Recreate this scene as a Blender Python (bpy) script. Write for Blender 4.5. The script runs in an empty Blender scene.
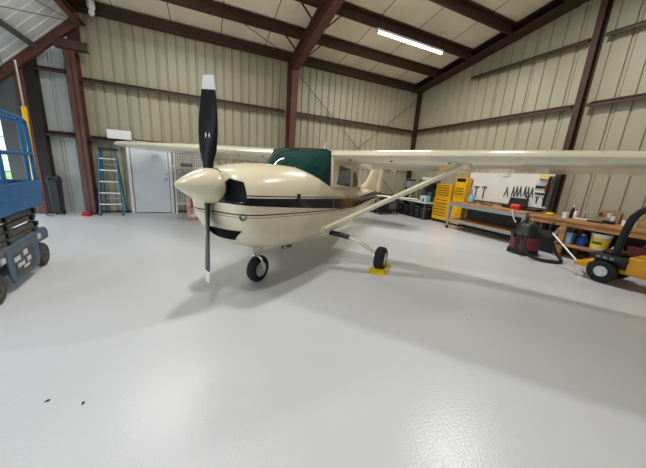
import bpy, bmesh, math, random
from mathutils import Vector, Matrix, Euler
random.seed(7)
PI = math.pi
scene = bpy.context.scene
col = scene.collection

# ------------------------------------------------------------------ camera, world, exposure
def make_camera():
    cd = bpy.data.cameras.new('camera')
    cd.sensor_fit = 'HORIZONTAL'; cd.sensor_width = 36.0
    cd.lens = 260.8 / 646 * 36.0
    cd.clip_start = 0.05; cd.clip_end = 300
    o = bpy.data.objects.new('camera', cd); col.objects.link(o)
    yaw, pit, rol = math.radians(24.65), math.radians(13.28), math.radians(3.80)
    f = Vector((math.sin(yaw)*math.cos(pit), math.cos(yaw)*math.cos(pit), -math.sin(pit)))
    r = Vector((math.cos(yaw), -math.sin(yaw), 0)); u = r.cross(f)
    r2 = r*math.cos(rol) + u*math.sin(rol); u2 = -r*math.sin(rol) + u*math.cos(rol)
    m = Matrix((r2, u2, -f)).transposed().to_4x4(); m.translation = (0, 0, 1.47)
    o.matrix_world = m
    scene.camera = o
make_camera()

w = bpy.data.worlds.new('sky'); scene.world = w; w.use_nodes = True
bg = w.node_tree.nodes['Background']
bg.inputs[0].default_value = (0.74, 0.87, 1.0, 1); bg.inputs[1].default_value = 4.6
TUBE_WATTS = 120
scene.view_settings.view_transform = 'Standard'
scene.view_settings.look = 'None'
scene.view_settings.exposure = -0.10
scene.view_settings.gamma = 1.0
scene.view_settings.use_curve_mapping = False

# ------------------------------------------------------------------ materials
def mat(name, c, rough=.5, metal=0, var=0.0, vscale=3.0, bump=0.0, bscale=40.0, coat=0.0, trans=0.0, c2=None, ior=1.45, stretch=None):
    m = bpy.data.materials.new(name); m.use_nodes = True
    nt = m.node_tree; b = nt.nodes['Principled BSDF']
    b.inputs['Base Color'].default_value = (*c, 1)
    b.inputs['Roughness'].default_value = rough
    b.inputs['Metallic'].default_value = metal
    b.inputs['Coat Weight'].default_value = coat
    b.inputs['Coat Roughness'].default_value = 0.06
    b.inputs['Transmission Weight'].default_value = trans
    b.inputs['IOR'].default_value = ior
    tc = nt.nodes.new('ShaderNodeTexCoord')
    src = tc.outputs['Object']
    if stretch:
        mp = nt.nodes.new('ShaderNodeMapping'); mp.inputs['Scale'].default_value = stretch
        nt.links.new(src, mp.inputs[0]); src = mp.outputs[0]
    if var > 0 or c2:
        n = nt.nodes.new('ShaderNodeTexNoise'); n.inputs['Scale'].default_value = vscale; n.inputs['Detail'].default_value = 5
        nt.links.new(src, n.inputs['Vector'])
        mx = nt.nodes.new('ShaderNodeMix'); mx.data_type = 'RGBA'
        rp = nt.nodes.new('ShaderNodeMapRange'); rp.inputs[1].default_value = .35; rp.inputs[2].default_value = .65
        nt.links.new(n.outputs['Fac'], rp.inputs[0]); nt.links.new(rp.outputs[0], mx.inputs[0])
        mx.inputs[6].default_value = (*c, 1)
        mx.inputs[7].default_value = (*(c2 if c2 else tuple(x*(1-var) for x in c)), 1)
        nt.links.new(mx.outputs[2], b.inputs['Base Color'])
    if bump > 0:
        n2 = nt.nodes.new('ShaderNodeTexNoise'); n2.inputs['Scale'].default_value = bscale; n2.inputs['Detail'].default_value = 3
        nt.links.new(src, n2.inputs['Vector'])
        bp = nt.nodes.new('ShaderNodeBump'); bp.inputs['Strength'].default_value = bump; bp.inputs['Distance'].default_value = .01
        nt.links.new(n2.outputs['Fac'], bp.inputs['Height']); nt.links.new(bp.outputs[0], b.inputs['Normal'])
    return m

def emit(name, c, s):
    m = bpy.data.materials.new(name); m.use_nodes = True
    nt = m.node_tree; nt.nodes.clear()
    e = nt.nodes.new('ShaderNodeEmission'); e.inputs[0].default_value = (*c, 1); e.inputs[1].default_value = s
    o = nt.nodes.new('ShaderNodeOutputMaterial'); nt.links.new(e.outputs[0], o.inputs[0])
    return m

def math_node(nt, op, a, b=None, c=None):
    n = nt.nodes.new('ShaderNodeMath'); n.operation = op
    for i, v in enumerate((a, b, c)):
        if v is None: continue
        if isinstance(v, (int, float)): n.inputs[i].default_value = v
        else: nt.links.new(v, n.inputs[i])
    return n.outputs[0]

def paint_material():
    """cream aircraft paint with the dark blue cheat line and its pinstripes, laid out in the airframe's own coordinates"""
    m = mat('cream_livery_paint', (.75, .665, .475), .24, coat=.15, var=.05, vscale=1.5)
    nt = m.node_tree; b = nt.nodes['Principled BSDF']
    base = b.inputs['Base Color'].links[0].from_socket
    tc = nt.nodes.new('ShaderNodeTexCoord'); sp = nt.nodes.new('ShaderNodeSeparateXYZ')
    nt.links.new(tc.outputs['Object'], sp.inputs[0])
    x, z = sp.outputs[0], sp.outputs[2]
    # the whole scheme rises gently towards the tail
    rise = math_node(nt, 'MULTIPLY', math_node(nt, 'MAXIMUM', math_node(nt, 'SUBTRACT', x, 3.0), 0), .05)
    zz = math_node(nt, 'SUBTRACT', z, rise)
    def band(lo, hi):
        return math_node(nt, 'MULTIPLY', math_node(nt, 'GREATER_THAN', zz, lo), math_node(nt, 'LESS_THAN', zz, hi))
    lo = math_node(nt, 'SUBTRACT', 1.118, math_node(nt, 'MULTIPLY', math_node(nt, 'MINIMUM', x, 2.1), .045))
    blue = math_node(nt, 'MULTIPLY', band(lo, 1.188), math_node(nt, 'GREATER_THAN', x, .02))
    def over(prev, fac, c):
        mx = nt.nodes.new('ShaderNodeMix'); mx.data_type = 'RGBA'
        nt.links.new(fac, mx.inputs[0]); nt.links.new(prev, mx.inputs[6]); mx.inputs[7].default_value = (*c, 1)
        return mx.outputs[2]
    o = over(base, blue, (.006, .006, .015))
    o = over(o, band(1.202, 1.214), (.03, .025, .03))
    o = over(o, band(1.010, 1.024), (.05, .03, .03))
    o = over(o, band(.984, .992), (.30, .20, .14))
    nt.links.new(o, b.inputs['Base Color'])
    return m

def ceiling_material():
    m = mat('insulation_facing', (.84, .74, .58), .6, var=.13, vscale=1.3, bump=.25, bscale=3)
    nt = m.node_tree; b = nt.nodes['Principled BSDF']
    base = b.inputs['Base Color'].links[0].from_socket
    tc = nt.nodes.new('ShaderNodeTexCoord'); sp = nt.nodes.new('ShaderNodeSeparateXYZ')
    nt.links.new(tc.outputs['Object'], sp.inputs[0])
    fr = math_node(nt, 'FRACT', math_node(nt, 'DIVIDE', math_node(nt, 'ADD', sp.outputs[0], 20.2), 1.22))
    seam = math_node(nt, 'LESS_THAN', fr, .02)
    mx = nt.nodes.new('ShaderNodeMix'); mx.data_type = 'RGBA'
    nt.links.new(seam, mx.inputs[0]); nt.links.new(base, mx.inputs[6]); mx.inputs[7].default_value = (.20, .16, .12, 1)
    # worn patches where the facing is patched with pale grey tape
    n = nt.nodes.new('ShaderNodeTexNoise'); n.inputs['Scale'].default_value = .8; n.inputs['Detail'].default_value = 3
    nt.links.new(tc.outputs['Object'], n.inputs['Vector'])
    pm = math_node(nt, 'GREATER_THAN', n.outputs['Fac'], .66)
    m2 = nt.nodes.new('ShaderNodeMix'); m2.data_type = 'RGBA'
    nt.links.new(pm, m2.inputs[0]); nt.links.new(mx.outputs[2], m2.inputs[6]); m2.inputs[7].default_value = (.62, .61, .56, 1)
    nt.links.new(m2.outputs[2], b.inputs['Base Color'])
    return m

def floor_material():
    m = mat('grey_epoxy', (.66, .67, .69), .25, var=.05, vscale=.6)
    nt = m.node_tree; b = nt.nodes['Principled BSDF']
    tc = nt.nodes.new('ShaderNodeTexCoord')
    n1 = nt.nodes.new('ShaderNodeTexNoise'); n1.inputs['Scale'].default_value = 70; n1.inputs['Detail'].default_value = 2
    nt.links.new(tc.outputs['Object'], n1.inputs['Vector'])
    bp = nt.nodes.new('ShaderNodeBump'); bp.inputs['Strength'].default_value = .40; bp.inputs['Distance'].default_value = .004
    nt.links.new(n1.outputs['Fac'], bp.inputs['Height']); nt.links.new(bp.outputs[0], b.inputs['Normal'])
    return m

M = {}
M['floor'] = floor_material()
M['ceil'] = ceiling_material()
M['wall'] = mat('cream_ribbed_steel', (.375, .343, .243), .45, var=.08, vscale=1.2, stretch=(1, 1, .25))
M['wall_daylit'] = mat('daylit_ribbed_steel', (.46, .47, .45), .45, var=.08, vscale=1.2)  # back wall steel with the daylight from the door mixed into its colour
M['primer'] = mat('red_primer_steel', (.115, .042, .030), .5, var=.25, vscale=4)
M['primer_dark'] = mat('dark_primer_steel', (.058, .025, .016), .55, var=.25, vscale=4)
M['shaded_red'] = mat('shaded_primer_steel', (.014, .007, .006), .6, var=.2)  # primer steel with the shade of the jamb recess put into the colour
M['doorw'] = mat('white_door_paint', (.70, .72, .74), .4, var=.04)
M['white'] = mat('white_enamel', (.78, .78, .76), .35, var=.03)
M['galv'] = mat('galvanised_steel', (.72, .74, .75), .4, metal=.0, var=.1, vscale=2)
M['paint'] = paint_material()
M['cream'] = mat('cream_aircraft_paint', (.75, .665, .475), .25, coat=.5, var=.05, vscale=1.5)
M['wingp'] = mat('cream_wing_paint', (.74, .67, .50), .22, coat=.4, var=.10, vscale=1.0, stretch=(1, 2.5, 1), bump=.05, bscale=2.5)
M['blade'] = mat('black_blade_paint', (.006, .006, .007), .32, bump=.03)
M['glass'] = mat('teal_tinted_glass', (.022, .088, .076), .05, trans=.4, var=.3, vscale=5, ior=1.3)
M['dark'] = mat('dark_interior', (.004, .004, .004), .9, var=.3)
M['upholstery'] = mat('dark_green_upholstery', (.03, .06, .055), .7, var=.3, vscale=8)
M['black'] = mat('black_plastic', (.012, .012, .013), .42, var=.3, vscale=8)
M['drub'] = mat('dusty_rubber', (.07, .063, .055), .85, var=.4, vscale=9)
M['rubber'] = mat('tyre_rubber', (.014, .013, .013), .75, bump=.3, bscale=60)
M['chrome'] = mat('bare_metal', (.62, .61, .58), .28, metal=.9, var=.1, vscale=10)
M['grey'] = mat('grey_paint', (.30, .30, .30), .5, var=.12, vscale=5)
M['dgrey'] = mat('dark_grey_paint', (.085, .088, .095), .5, var=.2, vscale=5)
M['dusty'] = mat('dusty_dark_steel', (.11, .105, .095), .7, var=.4, vscale=9)
M['blue'] = mat('blue_lift_paint', (.015, .13, .33), .4, var=.3, vscale=6)
M['bluew'] = mat('worn_blue_paint', (.035, .09, .17), .55, c2=(.12, .13, .14), vscale=7)
M['fibre'] = mat('blue_fibreglass', (.03, .17, .27), .5, var=.2, vscale=6)
M['alum'] = mat('aluminium_tread', (.70, .71, .72), .4, metal=.4, var=.1, vscale=14)
M['yellow'] = mat('yellow_tool_paint', (.83, .45, .01), .4, var=.1, vscale=5)
M['cyl'] = mat('yellow_cylinder_paint', (.85, .55, .01), .35, var=.08)
M['orange'] = mat('orange_yellow_paint', (.80, .36, .012), .4, var=.12, vscale=6)
M['wood'] = mat('bench_wood', (.50, .24, .085), .55, var=.45, vscale=3, stretch=(8, 1, 8))
M['ply'] = mat('pale_plywood', (.42, .27, .13), .6, var=.3, vscale=4, stretch=(1, 5, 5))
M['red'] = mat('red_plastic', (.55, .02, .025), .4, var=.15)
M['dullred'] = mat('dull_red_plastic', (.19, .035, .045), .5, var=.25, vscale=6)
M['sky'] = mat('light_blue_plastic', (.28, .48, .62), .5, var=.1)
M['bluep'] = mat('blue_plastic', (.02, .06, .33), .4, var=.15)
M['labely'] = mat('yellow_label', (.80, .62, .03), .5)
M['pink'] = mat('pink_cloth', (.60, .25, .27), .8, var=.3, vscale=12)
M['peg'] = mat('white_pegboard', (.72, .71, .66), .5, var=.05)
M['gravel'] = mat('pale_apron_concrete', (.55, .54, .50), .8, var=.2, vscale=2)
M['grass'] = mat('grass_green', (.13, .26, .05), .9, c2=(.22, .33, .08), vscale=2)
M['leaf'] = mat('tree_leaves', (.06, .17, .035), .8, c2=(.16, .30, .07), vscale=1.5)
M['bark'] = mat('tree_bark', (.12, .085, .06), .9, var=.4)
M['house'] = mat('white_siding', (.75, .76, .77), .6, var=.04)
M['roofg'] = mat('blue_grey_roof', (.42, .48, .55), .6, var=.1)
M['tube'] = emit('fluorescent_glow', (1.0, .99, .95), 14)
M['boxred'] = mat('printed_carton', (.52, .09, .06), .6, c2=(.70, .58, .46), vscale=6)
M['leafd'] = mat('dry_dark_leaf', (.03, .022, .015), .9)
M['pole'] = mat('dull_concrete', (.10, .105, .11), .8, var=.15, vscale=3)

# ------------------------------------------------------------------ mesh builder
class MB:
    def __init__(s): s.bm = bmesh.new(); s.mi = 0
    def _f(s, vs):
        try:
            f = s.bm.faces.new(vs); f.material_index = s.mi; return f
        except ValueError: return None
    def box(s, c, size, rot=None):
        c = Vector(c); hx, hy, hz = size[0]/2, size[1]/2, size[2]/2
        R = rot.to_matrix() if isinstance(rot, Euler) else (rot if rot is not None else Matrix.Identity(3))
        v = [s.bm.verts.new(c + R @ Vector((x*hx, y*hy, z*hz))) for x in (-1, 1) for y in (-1, 1) for z in (-1, 1)]
        for q in ((0,1,3,2),(4,6,7,5),(0,4,5,1),(2,3,7,6),(0,2,6,4),(1,5,7,3)): s._f([v[i] for i in q])
        return s
    def span(s, a, b):
        return s.box([(a[i]+b[i])/2 for i in range(3)], [abs(b[i]-a[i]) for i in range(3)])
    def beam(s, p0, p1, w_, h_, up=(0, 0, 1)):
        p0, p1 = Vector(p0), Vector(p1); d = (p1-p0); L = d.length; x = d.normalized()
        y = Vector(up).cross(x)
        if y.length < 1e-4: y = Vector((0, 1, 0)).cross(x)
        y.normalize(); z = x.cross(y)
        return s.box((p0+p1)/2, (L, w_, h_), Matrix((x, y, z)).transposed())
    def ring(s, pts): return [s.bm.verts.new(Vector(p)) for p in pts]
    def loft(s, rings, closed=True, cap0=True, cap1=True):
        R = [s.ring(r) for r in rings]; n = len(R[0])
        for a, b in zip(R, R[1:]):
            for i in range(n if closed else n-1):
                j = (i+1) % n; s._f([a[i], a[j], b[j], b[i]])
        if closed and cap0: s._f(list(reversed(R[0])))
        if closed and cap1: s._f(R[-1])
        return R
    @staticmethod
    def frame(d):
        d = Vector(d).normalized(); u = d.orthogonal().normalized(); return u, d.cross(u)
    def cyl(s, p0, p1, r0, r1=None, n=16, cap=True):
        p0, p1 = Vector(p0), Vector(p1); r1 = r0 if r1 is None else r1
        u, v = s.frame(p1-p0)
        rr = [[p + (u*math.cos(t*2*PI/n) + v*math.sin(t*2*PI/n))*r for t in range(n)] for p, r in ((p0, r0), (p1, r1))]
        s.loft(rr, True, cap, cap); return s
    def lathe(s, o, d, prof, n=24):
        o = Vector(o); d = Vector(d).normalized(); u, v = s.frame(d)
        s.loft([[o + d*t + (u*math.cos(k*2*PI/n)+v*math.sin(k*2*PI/n))*max(r, 1e-4) for k in range(n)] for t, r in prof]); return s
    def torus(s, o, d, R, r, n=28, m=12, sq=1.0):
        o = Vector(o); d = Vector(d).normalized(); u, v = s.frame(d); G = []
        for i in range(n):
            a = 2*PI*i/n; e = u*math.cos(a)+v*math.sin(a)
            G.append(s.ring([o + e*(R+r*math.cos(2*PI*k/m)) + d*(r*sq*math.sin(2*PI*k/m)) for k in range(m)]))
        for i in range(n):
            for k in range(m):
                s._f([G[i][k], G[(i+1) % n][k], G[(i+1) % n][(k+1) % m], G[i][(k+1) % m]])
        return s
    def tube(s, pts, r, n=8, smooth=0):
        P = [Vector(p) for p in pts]
        for _ in range(smooth):
            Q = [P[0]]
            for a, b in zip(P, P[1:]): Q += [a*.75+b*.25, a*.25+b*.75]
            P = Q + [P[-1]]
        rr = r if isinstance(r, (list, tuple)) else [r]*len(P)
        if len(rr) != len(P): rr = [rr[min(len(rr)-1, int(i*len(rr)/len(P)))] for i in range(len(P))]
        u = None; rings = []
        for i, p in enumerate(P):
            d = (P[min(i+1, len(P)-1)] - P[max(i-1, 0)]).normalized()
            u = d.orthogonal().normalized() if u is None else (u - d*u.dot(d)).normalized()
            v = d.cross(u)
            rings.append([p + (u*math.cos(2*PI*k/n)+v*math.sin(2*PI*k/n))*rr[i] for k in range(n)])
        s.loft(rings); return s
    def prism(s, poly, vec):
        vec = Vector(vec); a = [Vector(p) for p in poly]
        s.loft([a, [p+vec for p in a]]); return s
    def blob(s, c, r, sub=2, jit=0.0, sc=(1, 1, 1)):
        t = bmesh.new(); bmesh.ops.create_icosphere(t, subdivisions=sub, radius=1)
        mp = {}
        for v in t.verts:
            k = r*(1+random.uniform(-jit, jit))
            mp[v.index] = s.bm.verts.new(Vector(c)+Vector((v.co.x*sc[0], v.co.y*sc[1], v.co.z*sc[2]))*k)
        for f in t.faces: s._f([mp[v.index] for v in f.verts])
        t.free(); return s
    def mesh(s, name, mats, angle=35):
        if not isinstance(mats, (list, tuple)): mats = [mats]
        bmesh.ops.recalc_face_normals(s.bm, faces=s.bm.faces)
        me = bpy.data.meshes.new(name)
        ca = math.radians(angle)
        for f in s.bm.faces: f.smooth = True
        for e in s.bm.edges:
            if len(e.link_faces) == 2: e.smooth = e.calc_face_angle(0) < ca
        s.bm.to_mesh(me); s.bm.free()
        for m in mats: me.materials.append(M[m] if isinstance(m, str) else m)
        return me
    def build(s, name, mats, parent=None, bevel=0, angle=35):
        o = bpy.data.objects.new(name, s.mesh(name, mats, angle)); col.objects.link(o)
        if parent is not None: o.parent = parent
        if bevel:
            b = o.modifiers.new('bevel', 'BEVEL'); b.width = bevel; b.segments = 2; b.limit_method = 'ANGLE'
            b.harden_normals = False
        return o

def tag(o, label, cat, group=None):
    o['label'] = label; o['category'] = cat
    if group: o['group'] = group
    return o
def thing(name, label, cat, loc=(0, 0, 0), rz=0, group=None):
    o = bpy.data.objects.new(name, None); col.objects.link(o); o.empty_display_size = .1
    o.location = loc; o.rotation_euler = (0, 0, rz)
    return tag(o, label, cat, group)
def struct(o, label=None):
    o['kind'] = 'structure'
    if label: o['label'] = label
    return o
def dup(root, loc, rz=None, label=None):
    def cp(o, par):
        c = o.copy(); col.objects.link(c)
        if par is not None: c.parent = par
        for ch in list(o.children): cp(ch, c)
        return c
    c = cp(root, None); c.location = loc
    if rz is not None: c.rotation_euler = (0, 0, rz)
    if label: c['label'] = label
    return c

# ------------------------------------------------------------------ the setting
XL, XR, YB, YF = -2.9, 8.0, 9.0, -5.0
def ceil_z(y): return 4.98 + .165*(9 - y)

b = MB(); b.span((XL-.95, YF, -.12), (XR+.15, YB+.15, 0)); struct(b.build('floor', 'floor'), 'glossy pale grey epoxy hangar floor')
b = MB(); b.span((-40, -30, -.3), (XL-.95, 60, -.02)); b.span((XL-.95, YB+.15, -.3), (30, 60, -.02)); struct(b.build('ground', 'gravel'))

def ribbed(name, p0, p1, ztop, m, inward, pitch=.305, label=None):
    """steel wall sheet from p0 to p1 with narrow grooves; ztop(x,y) gives the top edge"""
    p0, p1 = Vector((*p0, 0)), Vector((*p1, 0)); d = (p1-p0); L = d.length; d.normalize(); n = Vector((*inward, 0))
    prof = [(0, 0)]
    k = 0
    while k*pitch < L - .12:
        s0 = k*pitch + .10
        prof += [(s0, 0), (s0+.014, -.034), (s0+.040, -.034), (s0+.054, 0)]
        if k % 3 == 1: prof += [(s0+.075, 0), (s0+.080, -.016), (s0+.090, -.016), (s0+.095, 0)]
        k += 1
    prof += [(L, 0)]
    bm = MB(); lo = []; hi = []
    for s_, o_ in prof:
        p = p0 + d*s_ + n*o_
        lo.append((p.x, p.y, 0)); hi.append((p.x, p.y, ztop(p.x, p.y)))
    back = [(-n.x*.1, -n.y*.1)]
    bm.loft([lo, hi], closed=False)
    q0, q1 = p0 - n*.10, p1 - n*.10
    bm.loft([[(q0.x, q0.y, 0), (q1.x, q1.y, 0)], [(q0.x, q0.y, ztop(q0.x, q0.y)), (q1.x, q1.y, ztop(q1.x, q1.y))]], closed=False)
    o = bm.build(name, m, angle=20)
    return struct(o, label)
ribbed('wall_back', (XL+.03, YB), (XR, YB), lambda x, y: 5.0, 'wall', (0, -1), .24, label='cream ribbed steel back wall behind the airplane')
ribbed('wall_back', (XL-.80, YB), (XL+.03, YB), lambda x, y: 4.6, 'wall_daylit', (0, -1), label='strip of ribbed back wall beside the open hangar door, daylight in its colour')
ribbed('wall_right', (XR, YB), (XR, YF), lambda x, y: ceil_z(y)+.02, 'wall', (-1, 0), label='cream ribbed steel gable wall behind the workbenches')
ribbed('wall_front', (XR, YF), (XL, YF), lambda x, y: ceil_z(y)+.02, 'wall', (0, 1), label='ribbed steel wall behind the camera')
# gable strip above the open hangar door and the short return beyond it
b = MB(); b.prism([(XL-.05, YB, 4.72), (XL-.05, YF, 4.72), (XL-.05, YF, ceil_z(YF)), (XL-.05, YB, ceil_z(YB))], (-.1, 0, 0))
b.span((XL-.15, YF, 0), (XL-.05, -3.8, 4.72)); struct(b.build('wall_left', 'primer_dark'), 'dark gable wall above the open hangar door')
b = MB(); b.prism([(XL-.1, YB+.1, ceil_z(YB)), (XL-.1, YF, ceil_z(YF)), (XL-.1, YF, ceil_z(YF)+.1), (XL-.1, YB+.1, ceil_z(YB)+.1)], (XR-XL+.3, 0, 0))
struct(b.build('ceiling', 'ceil'), 'sloping cream insulation ceiling between the purlins')

def zsec(bm, x0, x1, y, z, h=.22, f=.075, t=.012):
    """Z purlin running along X, its web at y"""
    bm.span((x0, y-t, z-h), (x1, y+t, z)); bm.span((x0, y, z-h-t), (x1, y+f, z-h+t)); bm.span((x0, y-f, z-t*2), (x1, y, z))
PY = [7.75, 6.55, 5.35, 4.15, 2.95, 1.75, .55, -.65, -1.85, -3.05, -4.25]
for y in PY:
    b = MB(); zsec(b, XL, XR, y, ceil_z(y)-.005); struct(b.build('purlin', 'primer_dark'))
b = MB(); b.span((XL, 8.80, 4.78), (XR, 8.99, 4.98)); b.span((XL, 8.76, 4.77), (XR, 8.99, 4.80)); struct(b.build('eave_beam', 'primer_dark'))
def girt_x(x0, x1, z):
    b = MB(); b.span((x0, 8.80, z-.008), (x1, 8.985, z+.008)); b.span((x0, 8.80, z-.065), (x1, 8.812, z+.008)); b.span((x0, 8.975, z), (x1, 8.99, z+.07))
    struct(b.build('girt', 'primer_dark'))
girt_x(-2.66, 2.42, 3.30); girt_x(2.78, 7.8, 3.30); girt_x(-2.66, 2.42, 1.94); girt_x(2.78, 7.8, 1.96)
girt_x(-3.46, -2.92, 3.40); girt_x(-3.46, -2.92, 1.97)
def girt_y(y0, y1, z):
    b = MB(); b.span((7.83, y0, z-.008), (7.985, y1, z+.008)); b.span((7.83, y0, z-.07), (7.842, y1, z+.008)); b.span((7.972, y0, z), (7.99, y1, z+.07))
    struct(b.build('girt', 'primer_dark'))
for y0, y1 in ((3.74, 8.8), (-1.3, 3.46), (-4.9, -1.5)):
    girt_y(y0, y1, 3.33)
    girt_y(y0 if y0 > 3 else y0, min(y1, 6.6), 4.70)
def hcol(name, x, y, z1, d_x, d_y, tw=.012, ft=.016, mat_='primer', flange_x=True, z0=0.0):
    b = MB()
    if flange_x:   # flanges parallel to X
        b.span((x-d_x/2, y-d_y/2, z0), (x+d_x/2, y-d_y/2+ft, z1)); b.span((x-d_x/2, y+d_y/2-ft, z0), (x+d_x/2, y+d_y/2, z1)); b.span((x-tw/2, y-d_y/2, z0), (x+tw/2, y+d_y/2, z1))
    else:
        b.span((x-d_x/2, y-d_y/2, z0), (x-d_x/2+ft, y+d_y/2, z1)); b.span((x+d_x/2-ft, y-d_y/2, z0), (x+d_x/2, y+d_y/2, z1)); b.span((x-d_x/2, y-tw/2, z0), (x+d_x/2, y+tw/2, z1))
    b.span((x-d_x/2-.04, y-d_y/2-.03, z0), (x+d_x/2+.04, y+d_y/2, z0+.02))
    return struct(b.build(name, mat_))
hcol('column', 8.0-.09, 8.90, 4.78, .13, .13, mat_='primer_dark')
hcol('column', 8.0-.13, 3.60, ceil_z(3.6)-.2, .22, .115, mat_='primer_dark', flange_x=False)
hcol('column', 8.0-.13, -1.4, ceil_z(-1.4)-.2, .24, .17, mat_='primer_dark', flange_x=False)
# main frame at x = 2.6: tapered column and rafter
def main_frame(x, fw=.20):
    b = MB()
    ft = .018
    def tap(y0, z0, y1, z1, y2, z2, y3, z3, wid):   # quad prism in the YZ plane
        b.prism([(x-wid/2, y0, z0), (x-wid/2, y1, z1), (x-wid/2, y2, z2), (x-wid/2, y3, z3)], (wid, 0, 0))
    # column web + flanges; inner face from y 8.72 (foot) to 8.42 (knee)
    tap(8.97, 0, 8.97, 4.75, 8.40, 4.38, 8.70, 0, .012)
    tap(8.97, 0, 8.97, 4.75, 8.95, 4.75, 8.95, 0, fw)
    tap(8.70, 0, 8.40, 4.38, 8.38, 4.38, 8.68, 0, fw)
    # rafter
    def rz(y, d): return ceil_z(y)-.24-d
    tap(8.97, rz(8.97, 0), YF, rz(YF, 0), YF, rz(YF, .42), 8.40, rz(8.40, .42), .012)
    tap(8.97, rz(8.97, 0), YF, rz(YF, 0), YF, rz(YF, .02), 8.97, rz(8.97, .02), fw)
    tap(8.40, rz(8.40, .42), YF, rz(YF, .42), YF, rz(YF, .44), 8.40, rz(8.40, .44), fw)
    return struct(b.build('rafter_frame', 'primer'), 'red-brown tapered steel portal frame in the middle of the back wall')
main_frame(2.60)
b = MB()   # end rafter along the gable wall
for a_, c_ in (((7.56, 0), (7.98, .02)), ((7.96, 0), (7.98, .22)), ((7.56, .20), (7.98, .22))):
    b.prism([(a_[0], YB, ceil_z(YB)-.23+a_[1]), (a_[0], YF, ceil_z(YF)-.23+a_[1]), (a_[0], YF, ceil_z(YF)-.23+c_[1]), (a_[0], YB, ceil_z(YB)-.23+c_[1])], (c_[0]-a_[0], 0, 0))
struct(b.build('end_rafter', 'primer_dark'))
# hangar door frame column, header and jamb
hcol('column', -2.75, 8.78, 3.84, .19, .28, mat_='primer')
b = MB(); b.span((-2.84, YF, 4.50), (-2.47, YB-.02, 4.525)); b.span((-2.84, YF, 4.76), (-2.47, YB-.02, 4.785)); b.span((-2.66, YF, 4.525), (-2.64, YB-.02, 4.76))
struct(b.build('header_beam', 'primer_dark'))
b = MB(); b.span((-3.00, 8.60, 3.84), (-2.40, 8.62, 4.03)); b.span((-3.00, 8.60, 3.84), (-2.40, 8.74, 3.86)); b.span((-3.00, 8.60, 4.01), (-2.40, 8.74, 4.03)); b.span((-2.8, 8.78, 4.03), (-2.6, 8.95, 4.50))
struct(b.build('bracket_beam', 'primer_dark'))
b = MB(); b.span((-3.66, 8.79, 0), (-3.47, 8.985, 3.9)); struct(b.build('jamb_column', 'shaded_red'), 'red-brown jamb of the open hangar door, shade in its colour')
b = MB(); b.span((-3.83, 8.78, 0), (-3.665, 8.90, 3.8)); struct(b.build('jamb_post', 'primer'))
b = MB(); b.span((-4.20, 8.80, 0), (-3.835, 8.95, 3.6)); struct(b.build('pillar', 'pole'))
# bracing rods
def rod(p0, p1, r=.009):
    b = MB(); b.cyl(p0, p1, r, n=6); struct(b.build('bracing_rod', 'primer_dark'))
rod((2.75, 8.9, 4.55), (7.75, 8.9, .35)); rod((7.75, 8.9, 4.45), (2.75, 8.9, .35))
rod((-2.7, 5.4, ceil_z(5.4)-.3), (2.5, 8.6, ceil_z(8.6)-.3))
for y in PY[:4]:   # flange braces from rafter to purlin
    for sx in (-1, 1):
        b = MB(); b.beam((2.6+sx*.08, y, ceil_z(y)-.66), (2.6+sx*.55, y, ceil_z(y)-.22), .03, .03); struct(b.build('flange_brace', 'primer_dark'))
# baseboard gap
b = MB(); b.span((XL+.05, YB-.03, 0), (XR, YB, .05)); struct(b.build('baseboard_back', 'primer_dark'))
b = MB(); b.span((XR-.03, YF, 0), (XR, YB, .05)); struct(b.build('baseboard_right', 'primer_dark'))

# personnel door
d = bpy.data.objects.new('door_1', None); col.objects.link(d); d.location = (-1.39, 8.93, 0); struct(d, 'white steel personnel door in the back wall')
b = MB(); b.span((-.44, -.035, .015), (.44, .01, 1.90)); b.build('door_leaf', 'doorw', d, bevel=.004)
b = MB(); b.span((-.53, -.06, 0), (-.455, .06, 1.97)); b.span((.455, -.06, 0), (.53, .06, 1.97)); b.span((-.455, -.06, 1.91), (.455, .06, 1.97)); b.build('door_frame', 'white', d, bevel=.004)
b = MB(); b.lathe((.37, -.035, .98), (0, -1, 0), [(0, .035), (.008, .035), (.012, .014), (.04, .014), (.045, .03), (.07, .033), (.085, .018)], 16); b.build('door_knob', 'chrome', d)
b = MB(); b.lathe((.37, -.035, 1.14), (0, -1, 0), [(0, .028), (.015, .028), (.02, .02)], 14); b.build('deadbolt', 'chrome', d)
b = MB(); b.span((-.40, -.038, .03), (.40, -.036, .05)); b.span((.53, -.05, 1.22), (.60, -.02, 1.27)); b.span((.53, -.05, 1.34), (.60, -.02, 1.39)); b.build('strike_bracket', 'white', d)

# hydraulic hangar door, held open
HX, HZ = -2.50, 4.46
ang = math.atan2(1.38, 1.44)      # slope of the open leaf below horizontal
hd = bpy.data.objects.new('door_2', None); col.objects.link(hd); hd.location = (HX, 0, HZ)
hd.rotation_euler = (0, -ang, 0); struct(hd, 'large white hydraulic hangar door swung open over the apron')
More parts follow.
